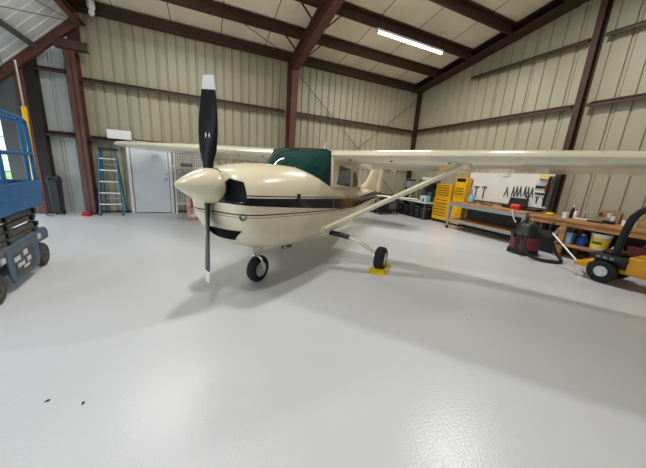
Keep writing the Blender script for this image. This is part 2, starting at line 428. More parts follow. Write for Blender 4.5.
# local: -x runs out along the leaf, +z is its outer skin, y along the hinge
LW = 3.9
b = MB(); prof = []
k = 0
y0, y1 = -3.6, 8.78
while y0 + k*.305 < y1-.1:
    s0 = y0 + k*.305
    prof += [(s0, .0), (s0+.2, .0), (s0+.215, .014), (s0+.285, .014), (s0+.30, 0)]
    k += 1
b.loft([[(-.0, p, .13+q) for p, q in prof], [(-LW, p, .13+q) for p, q in prof]], closed=False)
b.loft([[(-.0, p, .17+q*0) for p, q in prof], [(-LW, p, .17+q*0) for p, q in prof]], closed=False)
b.build('door_skin', 'galv', hd, angle=20)
b = MB()
for yy in (8.70, 4.6, .5, -3.5): b.span((-LW, yy-.06, -.03), (0, yy+.06, .13))
b.span((-.10, -3.56, -.03), (0, 8.76, .12)); b.span((-LW, -3.56, -.03), (-LW+.1, 8.76, .12))
b.build('door_frame', 'primer', hd, bevel=.005)
for xx in (-1.08, -2.0, -2.95):
    b = MB(); b.span((xx-.05, -3.5, .04), (xx+.05, 8.64, .12)); b.build('girt', 'dgrey', hd)
for p0, p1 in (((-.08, 8.6, .0), (-1.9, 5.0, .0)), ((-.08, 5.0, .0), (-1.9, 8.6, .0)), ((-.1, 8.5, -.01), (-.95, 4.7, -.01))):
    b = MB(); b.cyl(p0, p1, .008, n=6); b.build('brace_rod', 'dgrey', hd)
for yy in (8.45, 6.4, 4.2, 2.0, -.2, -2.4):
    b = MB(); b.cyl((.03, yy-.12, .03), (.03, yy+.12, .03), .045, n=12); b.span((-.1, yy-.05, 0), (.1, yy+.05, .05)); b.build('hinge', 'primer', hd)

# ------------------------------------------------------------------ lamps
def tube_light(x, y, label, watts=TUBE_WATTS):
    z = ceil_z(y) - .50
    t = thing('tube_light', label, 'ceiling light', (x, y, z), 0, None)
    b = MB(); b.prism([(-1.1, -.055, .0), (-1.1, .055, .0), (-1.1, .03, .06), (-1.1, -.03, .06)], (2.2, 0, 0)); b.build('housing', 'white', t)
    b = MB(); b.cyl((-1.07, 0, -.022), (1.07, 0, -.022), .022, n=12); b.build('tube', 'tube', t)
    for sx in (-1, 1):
        b = MB(); b.span((sx*1.07, -.03, -.045), (sx*1.1, .03, .0)); b.build('end_cap', 'white', t)
    for sx in (-.95, .95):
        b = MB(); b.tube([(sx, 0, .06), (sx*1.0, .0, .50)], .005, 6); b.build('hanger_cable', 'dgrey', t)
    ld = bpy.data.lights.new('tube_glow', 'AREA'); ld.shape = 'RECTANGLE'; ld.size = 2.1; ld.size_y = .10
    ld.energy = watts; ld.color = (1.0, .985, .94)
    lo = bpy.data.objects.new('tube_glow', ld); col.objects.link(lo); lo.parent = t; lo.location = (0, 0, -.05)
    return t
tube_light(5.08, 6.3, 'lit fluorescent tube light hanging under the ceiling above the wing')
def high_bay(x, y, watts, label):
    z = ceil_z(y) - .45
    t = thing('high_bay_light', label, 'ceiling light', (x, y, z))
    b = MB(); b.lathe((0, 0, 0), (0, 0, 1), [(0, .20), (.02, .21), (.05, .19), (.07, .11), (.16, .09), (.17, .0)], 28); b.build('housing', 'dgrey', t)
    b = MB(); b.torus((0, 0, -.004), (0, 0, 1), .15, .022, 28, 8); b.build('lamp_ring', 'tube', t)
    b = MB(); b.cyl((0, 0, .16), (0, 0, .45), .008, n=8); b.build('hanger_rod', 'dgrey', t)
    ld = bpy.data.lights.new('bay_glow', 'AREA'); ld.shape = 'DISK'; ld.size = .36; ld.energy = watts; ld.color = (1.0, .99, .96)
    lo = bpy.data.objects.new('bay_glow', ld); col.objects.link(lo); lo.parent = t; lo.location = (0, 0, -.03)
tube_light(-.6, 6.45, 'unseen tube light added high above the personnel door to brighten the wall', 85)  # unseen lamp, added to brighten the left part of the back wall
high_bay(5.35, 3.15, 130, 'round high bay light over the near wing, mirrored in the floor')
high_bay(.25, 2.6, 100, 'round high bay light right above the propeller')
high_bay(-.45, .55, 88, 'round high bay light above the camera position')

# ------------------------------------------------------------------ the airplane
TH, HD, HUB = math.radians(2.87), math.radians(39.5), 1.27
AX, AY = math.cos(HD), math.sin(HD)
ap = thing('airplane', 'cream single-engine high-wing airplane with dark blue stripe on the grey floor', 'airplane',
           (.024 - AX*HUB*math.sin(TH), 2.826 - AY*HUB*math.sin(TH), HUB*(1-math.cos(TH))))
ap.rotation_euler = (0, TH, HD)
# airframe coordinates: x aft from the propeller, y to starboard, z up
ST = [(.05, .20, 1.40, 1.10, 2.2), (.07, .33, 1.435, .97, 2.4), (.12, .385, 1.455, .83, 2.5), (.2, .43, 1.475, .73, 2.6), (.35, .465, 1.51, .63, 2.7), (.6, .50, 1.55, .55, 2.7), (.9, .53, 1.575, .52, 2.8),
      (1.15, .545, 1.58, .515, 3.1), (1.45, .555, 1.52, .52, 4.4), (1.75, .56, 1.45, .54, 5.5), (2.2, .56, 1.42, .545, 5.0), (3.0, .50, 1.45, .58, 3.6),
      (3.6, .42, 1.43, .66, 2.5), (4.2, .335, 1.395, .76, 2.3), (5.0, .235, 1.355, .90, 2.1), (6.0, .13, 1.325, 1.04, 2.0), (6.75, .055, 1.30, 1.13, 2.0)]
def stat(a):
    for p, q in zip(ST, ST[1:]):
        if a <= q[0]:
            t = (a-p[0])/(q[0]-p[0]); return [p[i]+(q[i]-p[i])*t for i in range(1, 5)]
    return list(ST[-1][1:])
def body_ring(a, n=48):
    w_, zt, zb, e = stat(a); zm = zb + (zt-zb)*(.5 if a < .3 else .52); out = []
    for k in range(n):
        ph = 2*PI*k/n; c_, s_ = math.cos(ph), math.sin(ph)
        h = (zt-zm) if s_ >= 0 else (zm-zb)
        ee = min(e, 3.0) if s_ < 0 else e
        out.append((a, w_*math.copysign(abs(c_)**(2/ee), c_), zm + h*math.copysign(abs(s_)**(2/ee), s_)))
    return out
def body_top(a, y):
    w_, zt, zb, e = stat(a); zm = zb + (zt-zb)*.52
    return zm + (zt-zm)*max(0, 1-(min(abs(y), w_)/w_)**e)**(1/e)
aa = [.05, .06, .07, .09, .12, .16, .2, .27, .35, .45, .6, .75, .9, 1.02, 1.15, 1.3, 1.45, 1.6, 1.75, 2.0, 2.2, 2.6, 3.0, 3.3, 3.6, 3.9, 4.2, 4.6, 5, 5.5, 6, 6.4, 6.75]
b = MB(); b.loft([body_ring(a) for a in aa])
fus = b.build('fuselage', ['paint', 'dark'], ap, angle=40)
def cut(target, builder):
    """cut a real opening into a mesh; the opening's inside becomes dark"""
    c = builder.build('cutter', ['dark'])  # black inner faces paint the shade into the opening
    bpy.context.view_layer.update()
    c.parent = ap
    bpy.context.view_layer.update()
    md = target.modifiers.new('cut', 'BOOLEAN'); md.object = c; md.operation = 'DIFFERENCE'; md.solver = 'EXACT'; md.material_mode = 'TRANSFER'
    bpy.context.view_layer.update()
    dg = bpy.context.evaluated_depsgraph_get()
    me = bpy.data.meshes.new_from_object(target.evaluated_get(dg), preserve_all_data_layers=True, depsgraph=dg)
    target.modifiers.clear(); old = target.data; target.data = me; me.name = old.name
    cm = c.data; bpy.data.objects.remove(c); bpy.data.meshes.remove(cm); bpy.data.meshes.remove(old)
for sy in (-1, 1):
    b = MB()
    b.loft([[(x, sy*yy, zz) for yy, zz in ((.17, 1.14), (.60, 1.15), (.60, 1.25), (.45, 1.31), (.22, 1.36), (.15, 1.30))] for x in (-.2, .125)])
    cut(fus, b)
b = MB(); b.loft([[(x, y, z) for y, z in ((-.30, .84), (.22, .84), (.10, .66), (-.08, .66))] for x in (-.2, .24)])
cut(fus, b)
def iy(side): return side     # starboard = +1, port = -1
# spinner and blades
b = MB(); b.lathe((.055, 0, HUB), (-1, 0, 0), [(0, .172), (.05, .174), (.10, .166), (.16, .148), (.22, .122), (.28, .091), (.33, .062), (.37, .036), (.392, .018), (.402, .001)], 36)
b.build('spinner', 'cream', ap, angle=50)
b = MB(); b.cyl((.05, 0, HUB), (.075, 0, HUB), .18, n=32); b.build('spinner_bulkhead', 'chrome', ap)
def blade(sg):
    b = MB(); rings = []
    for r, ch, th_, bt in ((.13, .085, .075, 48), (.22, .105, .055, 44), (.34, .155, .042, 38), (.50, .178, .030, 32), (.66, .172, .022, 27), (.80, .150, .016, 23), (.868, .134, .013, 21), (.872, .134, .013, 21), (.985, .108, .009, 20), (.995, .098, .006, 20)):
        be = math.radians(bt)
        cd_ = Vector((math.sin(be), -sg*math.cos(be), 0))      # chord direction
        nd = Vector((math.cos(be), sg*math.sin(be), 0))
        rr = []
        for k in range(20):
            p = 2*PI*k/20
            rr.append(Vector((0, 0, HUB+sg*r)) + cd_*(ch/2*math.cos(p)) + nd*(th_/2*math.sin(p)))
        rings.append(rr)
    R = [b.ring(r) for r in rings]
    for i, (p, q) in enumerate(zip(R, R[1:])):
        b.mi = 1 if i >= 7 else (1 if i == -1 else 0)
        for k in range(20): b._f([p[k], p[(k+1) % 20], q[(k+1) % 20], q[k]])
    b.mi = 1; b._f(R[-1]); b.mi = 0; b._f(list(reversed(R[0])))
    o = b.build('propeller_blade', ['blade', 'white'], ap, angle=50)
    # maker's decal: two small pale lozenges
    be = math.radians(33); cd_ = Vector((math.sin(be), -sg*math.cos(be), 0)); nd = Vector((math.cos(be), sg*math.sin(be), 0))
    c_ = MB()
    for off in (-.016, .016):
        base = Vector((0, 0, HUB+sg*.47)) + cd_*off - nd*.0185
        c_.prism([base + Vector((0, 0, .028)), base + cd_*.008, base - Vector((0, 0, .028)), base - cd_*.008], -nd*.003)
    c_.build('decal', 'white', o)
    return o
blade(1); blade(-1)

# cabin
CAB = [(1.69, .545, .50, 1.36, 1.885), (1.95, .55, .515, 1.36, 1.90), (2.5, .55, .515, 1.36, 1.90), (2.95, .52, .475, 1.38, 1.86), (3.25, .47, .40, 1.38, 1.70), (3.55, .42, .33, 1.36, 1.52), (3.8, .38, .27, 1.34, 1.43)]
def cab_ring(a, wb, wt, z0, z1):
    r = .07
    return [(a, -wb, z0), (a, -(wb*.4+wt*.6), z0+(z1-z0)*.6), (a, -wt, z1-r), (a, -wt+r*.3, z1-r*.3), (a, -wt+r, z1), (a, 0, z1+.012), (a, wt-r, z1), (a, wt-r*.3, z1-r*.3), (a, wt, z1-r), (a, (wb*.4+wt*.6), z0+(z1-z0)*.6), (a, wb, z0)]
b = MB(); b.loft([cab_ring(*c_) for c_ in CAB], closed=True, cap0=False)
cab = b.build('cabin', 'cream', ap, angle=40)
b = MB(); b.span((2.85, -.46, 1.40), (2.9, .46, 1.84)); b.build('cabin_bulkhead', 'dark', ap)
b = MB(); b.prism([(1.40, -.30, 1.45), (1.78, -.30, 1.40), (1.78, -.30, 1.52), (1.45, -.30, 1.54)], (0, .60, 0)); b.build('instrument_panel', 'dark', ap)
for y in (-.25, .25):
    b = MB(); b.span((2.15, y-.2, 1.40), (2.28, y+.2, 1.66)); b.span((2.17, y-.12, 1.66), (2.26, y+.12, 1.80)); b.build('seat', 'upholstery', ap, bevel=.03)
# windshield: bowed sheet from the cowl deck up to the wing
b = MB(); NW, NV = 28, 10; G = []; G2 = []
for j in range(NV+1):
    v = j/NV; row = []; row2 = []
    for i in range(NW+1):
        t = -1 + 2*i/NW
        s_ = math.sin(t*PI/2*.98)
        ba = 1.14 + .585*abs(t)**2.3; base = Vector((ba, .53*s_, body_top(ba, .53*s_) - .012))
        top = Vector((1.60 + .09*abs(t)**3, .508*s_, 1.868 - .01*abs(t)**2))
        p = base.lerp(top, v) + Vector((-.05, 0, .012))*math.sin(v*PI)*(1-.75*abs(t)**2) + Vector((0, s_*.012*math.sin(v*PI), 0))
        row.append(p); row2.append(p + Vector((.008, -s_*.008, -.004)))
    G.append(row); G2.append(row2)
b.loft([G[j] + list(reversed(G2[j])) for j in range(NV+1)])
ws = b.build('windshield', 'glass', ap, angle=60)
for sy in (-1, 1):
    b = MB(); pts = [G[j][0 if sy < 0 else NW] + Vector((.012, 0, 0)) for j in range(NV+1)]
    b.tube(pts, .028, 8); b.build('windshield_post', 'cream', ap)
# side windows, both sides, slightly proud of the cabin skin
def cabw(a, z):
    for p, q in zip(CAB, CAB[1:]):
        if a <= q[0]:
            t = (a-p[0])/(q[0]-p[0]); c_ = [p[i]+(q[i]-p[i])*t for i in range(5)]; break
    wb, wt, z0, z1 = c_[1:]; f = min(max((z-z0)/(z1-.07-z0), 0), 1)
    fz = (z-z0)/(z1-z0)
    mid = wb*.4+wt*.6
    return wb+(mid-wb)*min(fz/.6, 1) if fz < .6 else mid+(wt-mid)*min((fz-.6)/.3, 1)
def window(poly, sy, name='side_window'):
    def fine(pl, grow):
        c_ = Vector((sum(p[0] for p in pl)/len(pl), sum(p[1] for p in pl)/len(pl)))
        out = []
        for p, q in zip(pl, pl[1:]+pl[:1]):
            for k in range(6):
                s = Vector(p).lerp(Vector(q), k/6); out.append(s + (s-c_).normalized()*grow)
        return out
    fr = MB(); fo, fi = fine(poly, .022), fine(poly, 0)
    def P(pt, o): return (pt[0], sy*(cabw(pt[0], pt[1])+o), pt[1])
    fr.loft([[P(p, -.01) for p in fo], [P(p, .010) for p in fo], [P(p, .010) for p in fi], [P(p, -.01) for p in fi]], closed=True, cap0=False, cap1=False)
    f = fr.build('window_frame', 'cream', ap)
    g = MB(); g.loft([[P(p, -.004) for p in fi], [P(p, .004) for p in fi]])
    g.build('window_pane', 'glass', f)
    dk = MB(); dk.loft([[P(p, -.002) for p in fi], [P(p, .001) for p in fi]]); dk.build('pane_backing', 'dark', f)  # dark sheet set inside the pane, over the solid cabin side
for sy in (-1, 1):
    window([(1.86, 1.40), (2.46, 1.375), (2.46, 1.67), (1.95, 1.69)], sy)
    window([(2.56, 1.375), (2.86, 1.40), (2.90, 1.50), (2.80, 1.63), (2.56, 1.665)], sy)
    b = MB(); ys = sy*(.562); b.tube([(1.80, ys, 1.36), (1.80, ys, .72), (2.55, ys, .72), (2.56, ys, 1.35)], .002, 6); b.build('door_seam', 'grey', ap)
    b = MB(); b.span((2.40, sy*.556, 1.20), (2.54, sy*.574, 1.235)); b.build('door_handle', 'chrome', ap)

# wings
def foil(n=14):
    up, lo = [], []
    for i in range(n+1):
        x = (1-math.cos(PI*i/n))/2
        t = .12*5*(.2969*math.sqrt(x)-.126*x-.3516*x*x+.2843*x**3-.1015*x**4)
        c_ = .02/.16*(.8*x-x*x) if x < .4 else .02/.36*(.2+.8*x-x*x)
        up.append((x, c_+t)); lo.append((x, c_-t))
    return up, lo
UP, LO = foil()
def interp(L, x):
    for p, q in zip(L, L[1:]):
        if x <= q[0]: return p[1]+(q[1]-p[1])*(x-p[0])/(q[0]-p[0])
    return L[-1][1]
def wing_geo(bb):     # LE x, chord, z of the chord line
    z = 1.802 + .024*(bb-.5)
    if bb <= 2.65: return 1.665, 1.60, z
    t = (bb-2.65)/2.75; return 1.665+.10*t, 1.60-.47*t, z
def wsec(bb, sy, x0, x1, drop=0):
    le, ch, z = wing_geo(bb)
    xs = [x0+(x1-x0)*(1-math.cos(PI*i/12))/2 for i in range(13)]
    pts = [(le+ch*x, sy*bb, z+ch*interp(UP, x)*1.06) for x in reversed(xs)] + [(le+ch*x, sy*bb, z+ch*interp(LO, x)*1.06) for x in xs[1:]]
    inc = math.radians(2.0)
    return [(x, y, zz-(x-le)*math.sin(inc)) for x, y, zz in pts]
for sy in (-1, 1):
    b = MB(); b.loft([wsec(q, sy, 0, .735) for q in (.0, .5, 1.2, 2.0, 2.65, 3.5, 4.4, 5.15, 5.30)])
    b.loft([wsec(q, sy, .735, 1) for q in (.0, .55)]); b.loft([wsec(q, sy, .735, 1) for q in (5.06, 5.30)])
    wg = b.build('wing', 'wingp', ap, angle=50)
    b = MB(); b.loft([wsec(q, sy, .742, 1) for q in (.56, 1.5, 2.70)]); b.build('flap', 'wingp', wg, angle=50)
    b = MB(); b.loft([wsec(q, sy, .742, 1) for q in (2.715, 4, 5.05)]); b.build('aileron', 'wingp', wg, angle=50)
    tip = []
    for k, q in enumerate((5.30, 5.36, 5.41, 5.435)):
        base = wsec(5.30, sy, 0, 1); cx = sum(p[0] for p in base)/len(base); cz = sum(p[2] for p in base)/len(base); s_ = (1, .93, .75, .4)[k]
        tip.append([(cx+(p[0]-cx)*(.5+.5*s_), sy*q, cz+.04*(1-s_)+(p[2]-cz)*s_) for p in base])
    b = MB(); b.loft(tip); b.build('wing_tip', 'cream', wg, angle=50)
    for bb, xx in ((.78, .05), (1.35, .07), (2.05, .10)):
        le, ch, z = wing_geo(bb); zz = z+ch*interp(LO, xx)*1.06
        b = MB(); b.cyl((le+ch*xx, sy*bb, zz+.02), (le+ch*xx, sy*bb, zz-.014), .016, n=10); b.build('fuel_drain', 'black', wg)
    for q in (1.15, 2.2):
        le, ch, z = wing_geo(q); b = MB(); b.prism([(le+ch*.68, sy*q, z-.06), (le+ch*.98, sy*q, z-.02), (le+ch*.9, sy*q, z-.11), (le+ch*.74, sy*q, z-.12)], (0, .03, 0)); b.build('flap_track', 'cream', wg, bevel=.008)
    le, ch, z = wing_geo(2.23)
    lo_, up_ = Vector((1.58, sy*.53, .735)), Vector((1.93, sy*2.235, 1.765))
    b = MB(); rr = []
    for k in range(9):
        t = k/8; p = lo_.lerp(up_, t); c_ = .082 if 0 < k < 8 else .06
        rr.append([(p.x + c_*math.cos(2*PI*i/16)*(1.2 if math.cos(2*PI*i/16) > 0 else 1), p.y + .5*.034*math.sin(2*PI*i/16), p.z + .030*math.sin(2*PI*i/16)) for i in range(16)])
    b.loft(rr); st = b.build('wing_strut', 'cream', ap, angle=60)
    b = MB(); b.blob(up_ + Vector((.02, 0, .0)), .09, 2, 0, (1.5, .8, .55)); b.build('upper_fairing', 'cream', st)
    b = MB(); b.blob(lo_, .075, 2, 0, (1.5, .7, .9)); b.build('lower_fairing', 'cream', st)
# tail
def sym_section(x0, x1, th_, f, n=12):
    c_ = x1-x0; o = []
    xs = [(1-math.cos(PI*i/n))/2 for i in range(n+1)]
    def t(x): return th_*5*(.2969*math.sqrt(x)-.126*x-.3516*x*x+.2843*x**3-.1036*x**4)*c_
    return [f(x0+c_*x, t(x)) for x in reversed(xs)] + [f(x0+c_*x, -t(x)) for x in xs[1:-1]]
b = MB(); b.loft([sym_section(x0, x1, th_, lambda x, t, z=z: (x, t, z)) for x0, x1, th_, z in ((3.95, 6.25, .035, 1.34), (4.7, 6.27, .045, 1.43), (5.05, 6.29, .055, 1.55), (5.3, 6.32, .07, 1.75), (5.62, 6.40, .08, 2.1), (5.92, 6.48, .09, 2.42))])
b.build('tail_fin', 'cream', ap, angle=60)
b = MB(); b.loft([sym_section(x0, x1, th_, lambda x, t, z=z: (x, t, z)) for x0, x1, th_, z in ((6.27, 6.72, .09, 1.12), (6.30, 6.78, .09, 1.5), (6.42, 6.84, .09, 2.1), (6.50, 6.86, .09, 2.42))])
b.build('rudder', 'cream', ap, angle=60)
for sy in (-1, 1):
    b = MB(); b.loft([sym_section(x0, x1, .09, lambda x, t, q=q: (x, sy*q, 1.20+t)) for x0, x1, q in ((5.75, 6.32, .05), (5.92, 6.36, 1.20), (6.02, 6.34, 1.27))]); sb = b.build('stabilizer', 'cream', ap, angle=60)
    b = MB(); b.loft([sym_section(x0, x1, .10, lambda x, t, q=q: (x, sy*q, 1.20+t)) for x0, x1, q in ((6.34, 6.78, .10), (6.38, 6.73, 1.22))]); b.build('elevator', 'cream', sb, angle=60)

# landing gear
def wheel(parent, c, axis, R, w_, name='wheel', hub='chrome', tyre='rubber', hk=1.0):
    c = Vector(c); axis = Vector(axis).normalized()
    b = MB(); h = w_/2
    b.lathe(c - axis*h, axis, [(.012, R*.52*hk), (.0, R*.60*hk), (.0, R*.80), (h*.25, R*.94), (h*.6, R*.995), (h, R), (h*1.4, R*.995), (h*1.75, R*.94), (w_, R*.80), (w_, R*.60*hk), (w_-.012, R*.52*hk)], 32)
    o = b.build(name, tyre, parent)
    for sg in (-1, 1):
        k = MB(); k.lathe(c + axis*sg*(h-.010), axis*sg, [(t_, q_*R*hk) for t_, q_ in ((0, .56), (.008, .54), (.008, .46), (.001, .40), (.001, .20), (.020, .18), (.022, .05))], 22); k.build('wheel_hub', hub, o)
    return o
NG = .80
tz = math.tan(TH)
ng = bpy.data.objects.new('nose_gear', None); col.objects.link(ng); ng.parent = ap
zc = .178 + NG*tz
b = MB(); b.tube([(NG-.10, 0, .62), (NG-.06, 0, .44), (NG-.045, 0, .42)], .026, 10); b.tube([(NG-.05, 0, .44), (NG-.035, 0, .385)], .020, 10)
b.build('oleo_strut', 'chrome', ng)
b = MB(); b.tube([(NG-.04, -.02, .40), (NG-.03, -.085, .37), (NG, -.09, zc)], .014, 8, 1); b.tube([(NG-.04, .02, .40), (NG-.03, .085, .37), (NG, .09, zc)], .014, 8, 1); b.cyl((NG, -.1, zc), (NG, .1, zc), .014, n=10)
b.build('fork', 'chrome', ng)
b = MB(); b.beam((NG-.06, 0, .52), (NG+.06, 0, .46), .03, .02); b.beam((NG+.06, 0, .46), (NG-.03, 0, .40), .03, .02); b.build('torque_link', 'cream', ng)
b = MB(); b.beam((NG-.03, -.045, .62), (NG-.0, -.05, .52), .012, .16); b.build('gear_door', 'cream', ng)
wheel(ng, (NG, 0, zc), (0, 1, 0), .178, .125)
MG, MBY = 2.234, 1.279
zc2 = .19 + MG*tz
for sy in (-1, 1):
    g = bpy.data.objects.new('main_gear', None); col.objects.link(g); g.parent = ap
    b = MB(); b.tube([(MG-.12, sy*.34, .60), (MG-.09, sy*.60, .585), (MG-.04, sy*.92, .52), (MG, sy*1.12, .40), (MG, sy*1.19, zc2)], [.034, .032, .030, .027, .024], 10, 2)
    b.build('spring_leg', 'cream', g)
    b = MB(); b.tube([(MG-.11, sy*.40, .600), (MG-.095, sy*.56, .592), (MG-.07, sy*.74, .568)], .042, 10, 1); b.build('leg_sleeve', 'black', g)
    b = MB(); b.cyl((MG, sy*1.17, zc2), (MG, sy*1.30, zc2), .02, n=10); b.cyl((MG, sy*1.175, zc2), (MG, sy*1.19, zc2), .085, n=18); b.build('brake_disc', 'chrome', g)
    wheel(g, (MG, sy*MBY, zc2), (0, 1, 0), .19, .155)
for x, y in ((1.22, -.15), (1.34, .16)):
    b = MB(); b.tube([(x-.08, y, .60), (x-.05, y, .53), (x+.0, y, .48), (x+.10, y, .465)], .026, 10, 1); b.build('exhaust_pipe', 'dusty', ap)
b = MB(); b.tube([(.98, -.25, .62), (.98, -.25, .50)], .012, 8); b.build('drain_tube', 'black', ap)
b = MB(); b.lathe((.19, -.30, 1.01), (-.80, -.58, -.15), [(0, .02), (.10, .036), (.104, .036), (.104, .030), (.085, .022), (.08, .001)], 20); b.build('landing_light', 'dusty', ap)
b = MB(); b.span((.83, -.548, 1.155), (.855, -.50, 1.245)); b.build('cowl_latch', 'black', ap)
for x in (.7, 1.05):
    b = MB(); b.span((x, -.562, 1.04), (x+.05, -.535, 1.055)); b.build('cowl_fastener', 'chrome', ap)
b = MB(); b.cyl((2.4, 0, 1.9), (2.5, 0, 2.12), .008, .004, n=8); b.build('antenna', 'white', ap)

# ------------------------------------------------------------------ yellow chock
ch = thing('wheel_chock', 'small yellow wheel chock against the main wheel tyre', 'wheel chock', (0, 0, 0), HD)
ch.location = (.024 + 2.234*AX + 1.279*AY, 2.826 + 2.234*AY - 1.279*AX, 0)
for sx in (-1, 1):
    b = MB(); b.prism([(sx*.135, -.12, 0), (sx*.30, -.12, 0), (sx*.17, -.12, .065)], (0, .24, 0)); b.build('wedge', 'cyl', ch, bevel=.006)
b = MB(); b.span((-.25, -.145, .0), (.25, -.12, .02)); b.build('tie_bar', 'cyl', ch)


# ------------------------------------------------------------------ scissor lift by the open door
lf = thing('scissor_lift', 'blue scissor lift with guard rails parked beside the open hangar door', 'scissor lift', (-2.265, 3.85, 0), .12)
b = MB(); b.prism([(-.34, -.86, .34), (-.34, .90, .34), (-.34, .92, .44), (-.34, .84, .50), (-.34, -.80, .48), (-.34, -.88, .42)], (.68, 0, 0)); b.span((-.22, -.80, .12), (.22, .86, .36)); b.build('chassis', 'bluew', lf, bevel=.010)
for sx in (-1, 1):
    b = MB(); b.prism([(sx*.332, -.22, .10), (sx*.332, .44, .10), (sx*.332, .50, .20), (sx*.332, .50, .46), (sx*.332, -.28, .46), (sx*.332, -.28, .20)], (sx*.02, 0, 0)); b.build('side_skirt', 'bluew', lf, bevel=.004)
b = MB(); b.span((.345, -.16, .15), (.358, .34, .40)); b.build('access_panel', 'dusty', lf, bevel=.005)
for y, z, w_, h_ in ((-.18, .34, .13, .05), (.02, .36, .10, .06), (-.12, .26, .16, .04), (.08, .27, .10, .05), (.0, .21, .14, .03), (.46, .44, .09, .06), (-.46, .40, .08, .05)):
    b = MB(); b.span((.346, .08+y-w_/2, z-h_/2), (.362, .08+y+w_/2, z+h_/2)); b.build('worn_sticker', 'alum', lf)
for sx in (-1, 1):
    for y in (-.50, .70):
        wheel(lf, (sx*.295, y, .155), (1, 0, 0), .155, .10, hub='dusty', tyre='drub')
for k in range(4):
    z0 = .50 + k*.085
    for sx in (-1, 1):
        sg = 1 if k % 2 else -1
        b = MB(); b.beam((sx*.27, -.74, z0+sg*.012), (sx*.27, .76, z0-sg*.012), .05, .06); b.build('scissor_arm', 'dusty', lf, bevel=.006)
        b = MB(); b.cyl((sx*.24, .68 if k % 2 else .60, z0), (sx*.325, .68 if k % 2 else .60, z0), .034, n=14); b.build('pivot_pin', 'black', lf)
        b = MB(); b.cyl((sx*.24, -.05, z0), (sx*.32, -.05, z0), .030, n=14); b.build('pivot_pin', 'black', lf)
b = MB(); b.span((-.36, -.88, .84), (.36, .84, .87)); b.build('platform_deck', 'dusty', lf)
b = MB()
b.span((.345, -.88, .82), (.37, .84, 1.13)); b.span((-.37, -.88, .82), (-.345, .84, 1.13)); b.span((-.37, .815, .82), (.37, .84, 1.13)); b.span((-.37, -.88, .82), (.37, -.855, 1.13)); b.span((.37, -.88, .96), (.376, .84, .975))
b.build('toe_board', 'blue', lf, bevel=.004)
def rail(pts, nm='guard_rail', r=.021):
    b = MB(); b.tube(pts, r, 10, 2); b.build(nm, 'blue', lf)
for sx in (-1, 1):
    rail([(sx*.345, .80, 1.10), (sx*.345, .80, 1.80), (sx*.345, .74, 1.88), (sx*.345, -.80, 1.88), (sx*.345, -.86, 1.80), (sx*.345, -.86, 1.10)])
    rail([(sx*.345, .80, 1.46), (sx*.345, -.86, 1.46)])
    for y in (.62, .0, -.5):
        rail([(sx*.345, y, 1.10), (sx*.345, y, 1.87)], 'rail_post')
rail([(-.345, .80, 1.80), (-.20, .80, 1.88), (.20, .80, 1.88), (.345, .80, 1.80)]); rail([(-.345, .80, 1.46), (.345, .80, 1.46)])
rail([(-.1, .80, 1.1), (-.1, .80, 1.87)], 'rail_post')

# hydraulic ram of the hangar door
hc = thing('hydraulic_ram', 'yellow hydraulic ram with bright rod holding the hangar door open', 'hydraulic ram', (-3.58, 8.38, 0))
b = MB(); b.cyl((-.05, 0, .50), (.0, 0, 2.45), .046, n=18); b.build('ram_body', 'cyl', hc)
b = MB(); b.cyl((.0, 0, 2.44), (-.01, 0, 3.36), .022, n=12); b.build('ram_rod', 'chrome', hc)
b = MB(); b.span((-.10, -.05, .40), (.0, .12, .52)); b.build('foot_bracket', 'primer', hc)
hs = MB(); hs.tube([(-3.60, 8.46, .95), (-3.58, 8.44, .7), (-3.55, 8.46, .4), (-3.58, 8.44, .1), (-3.52, 8.40, .012), (-3.42, 8.42, .012)], .012, 8, 2)
tag(hs.build('air_hose', 'dullred'), 'red hose hanging down the dark door jamb to the floor', 'hose')
b = thing('wheeled_bin', 'black wheeled bin standing beside the door jamb', 'bin', (-3.38, 8.62, 0))
b.scale = (.72, .8, 1.04)
q = MB(); q.loft([[(x*k, y*k*.85, z) for x, y in ((-.13, -.12), (-.10, -.15), (.10, -.15), (.13, -.12), (.13, .15), (-.13, .15))] for z, k in ((.06, .85), (.12, .92), (.78, 1.06))]); q.build('bin_body', 'black', b)
q = MB(); q.loft([[(x*k, y*k*.85, z) for x, y in ((-.14, -.13), (-.10, -.16), (.10, -.16), (.14, -.13), (.14, .16), (-.14, .16))] for z, k in ((.78, 1.08), (.82, 1.08), (.90, .9), (.95, .5))]); q.build('bin_lid', 'black', b)
q = MB(); q.tube([(-.10, -.14, .84), (-.10, -.18, .9), (.10, -.18, .9), (.10, -.14, .84)], .012, 8, 1); q.build('handle', 'dgrey', b)
for sx in (-1, 1):
    q = MB(); q.lathe((sx*.10-.02, .08, .065), (1, 0, 0), [(0, .02), (.0, .065), (.04, .065), (.04, .02)], 16); q.build('wheel', 'rubber', b)
q = MB()
for k in range(3): q.torus((-2.80, 8.48, .02+.03*k), (random.uniform(-.1, .1), random.uniform(-.1, .1), 1), .10-.012*k, .014, 20, 6)
q.tube([(-2.71, 8.46, .03), (-2.68, 8.38, .015), (-2.74, 8.32, .015)], .012, 6, 1)
tag(q.build('extension_cord', 'red'), 'small red coiled cord on the floor at the foot of the brown column', 'cord')

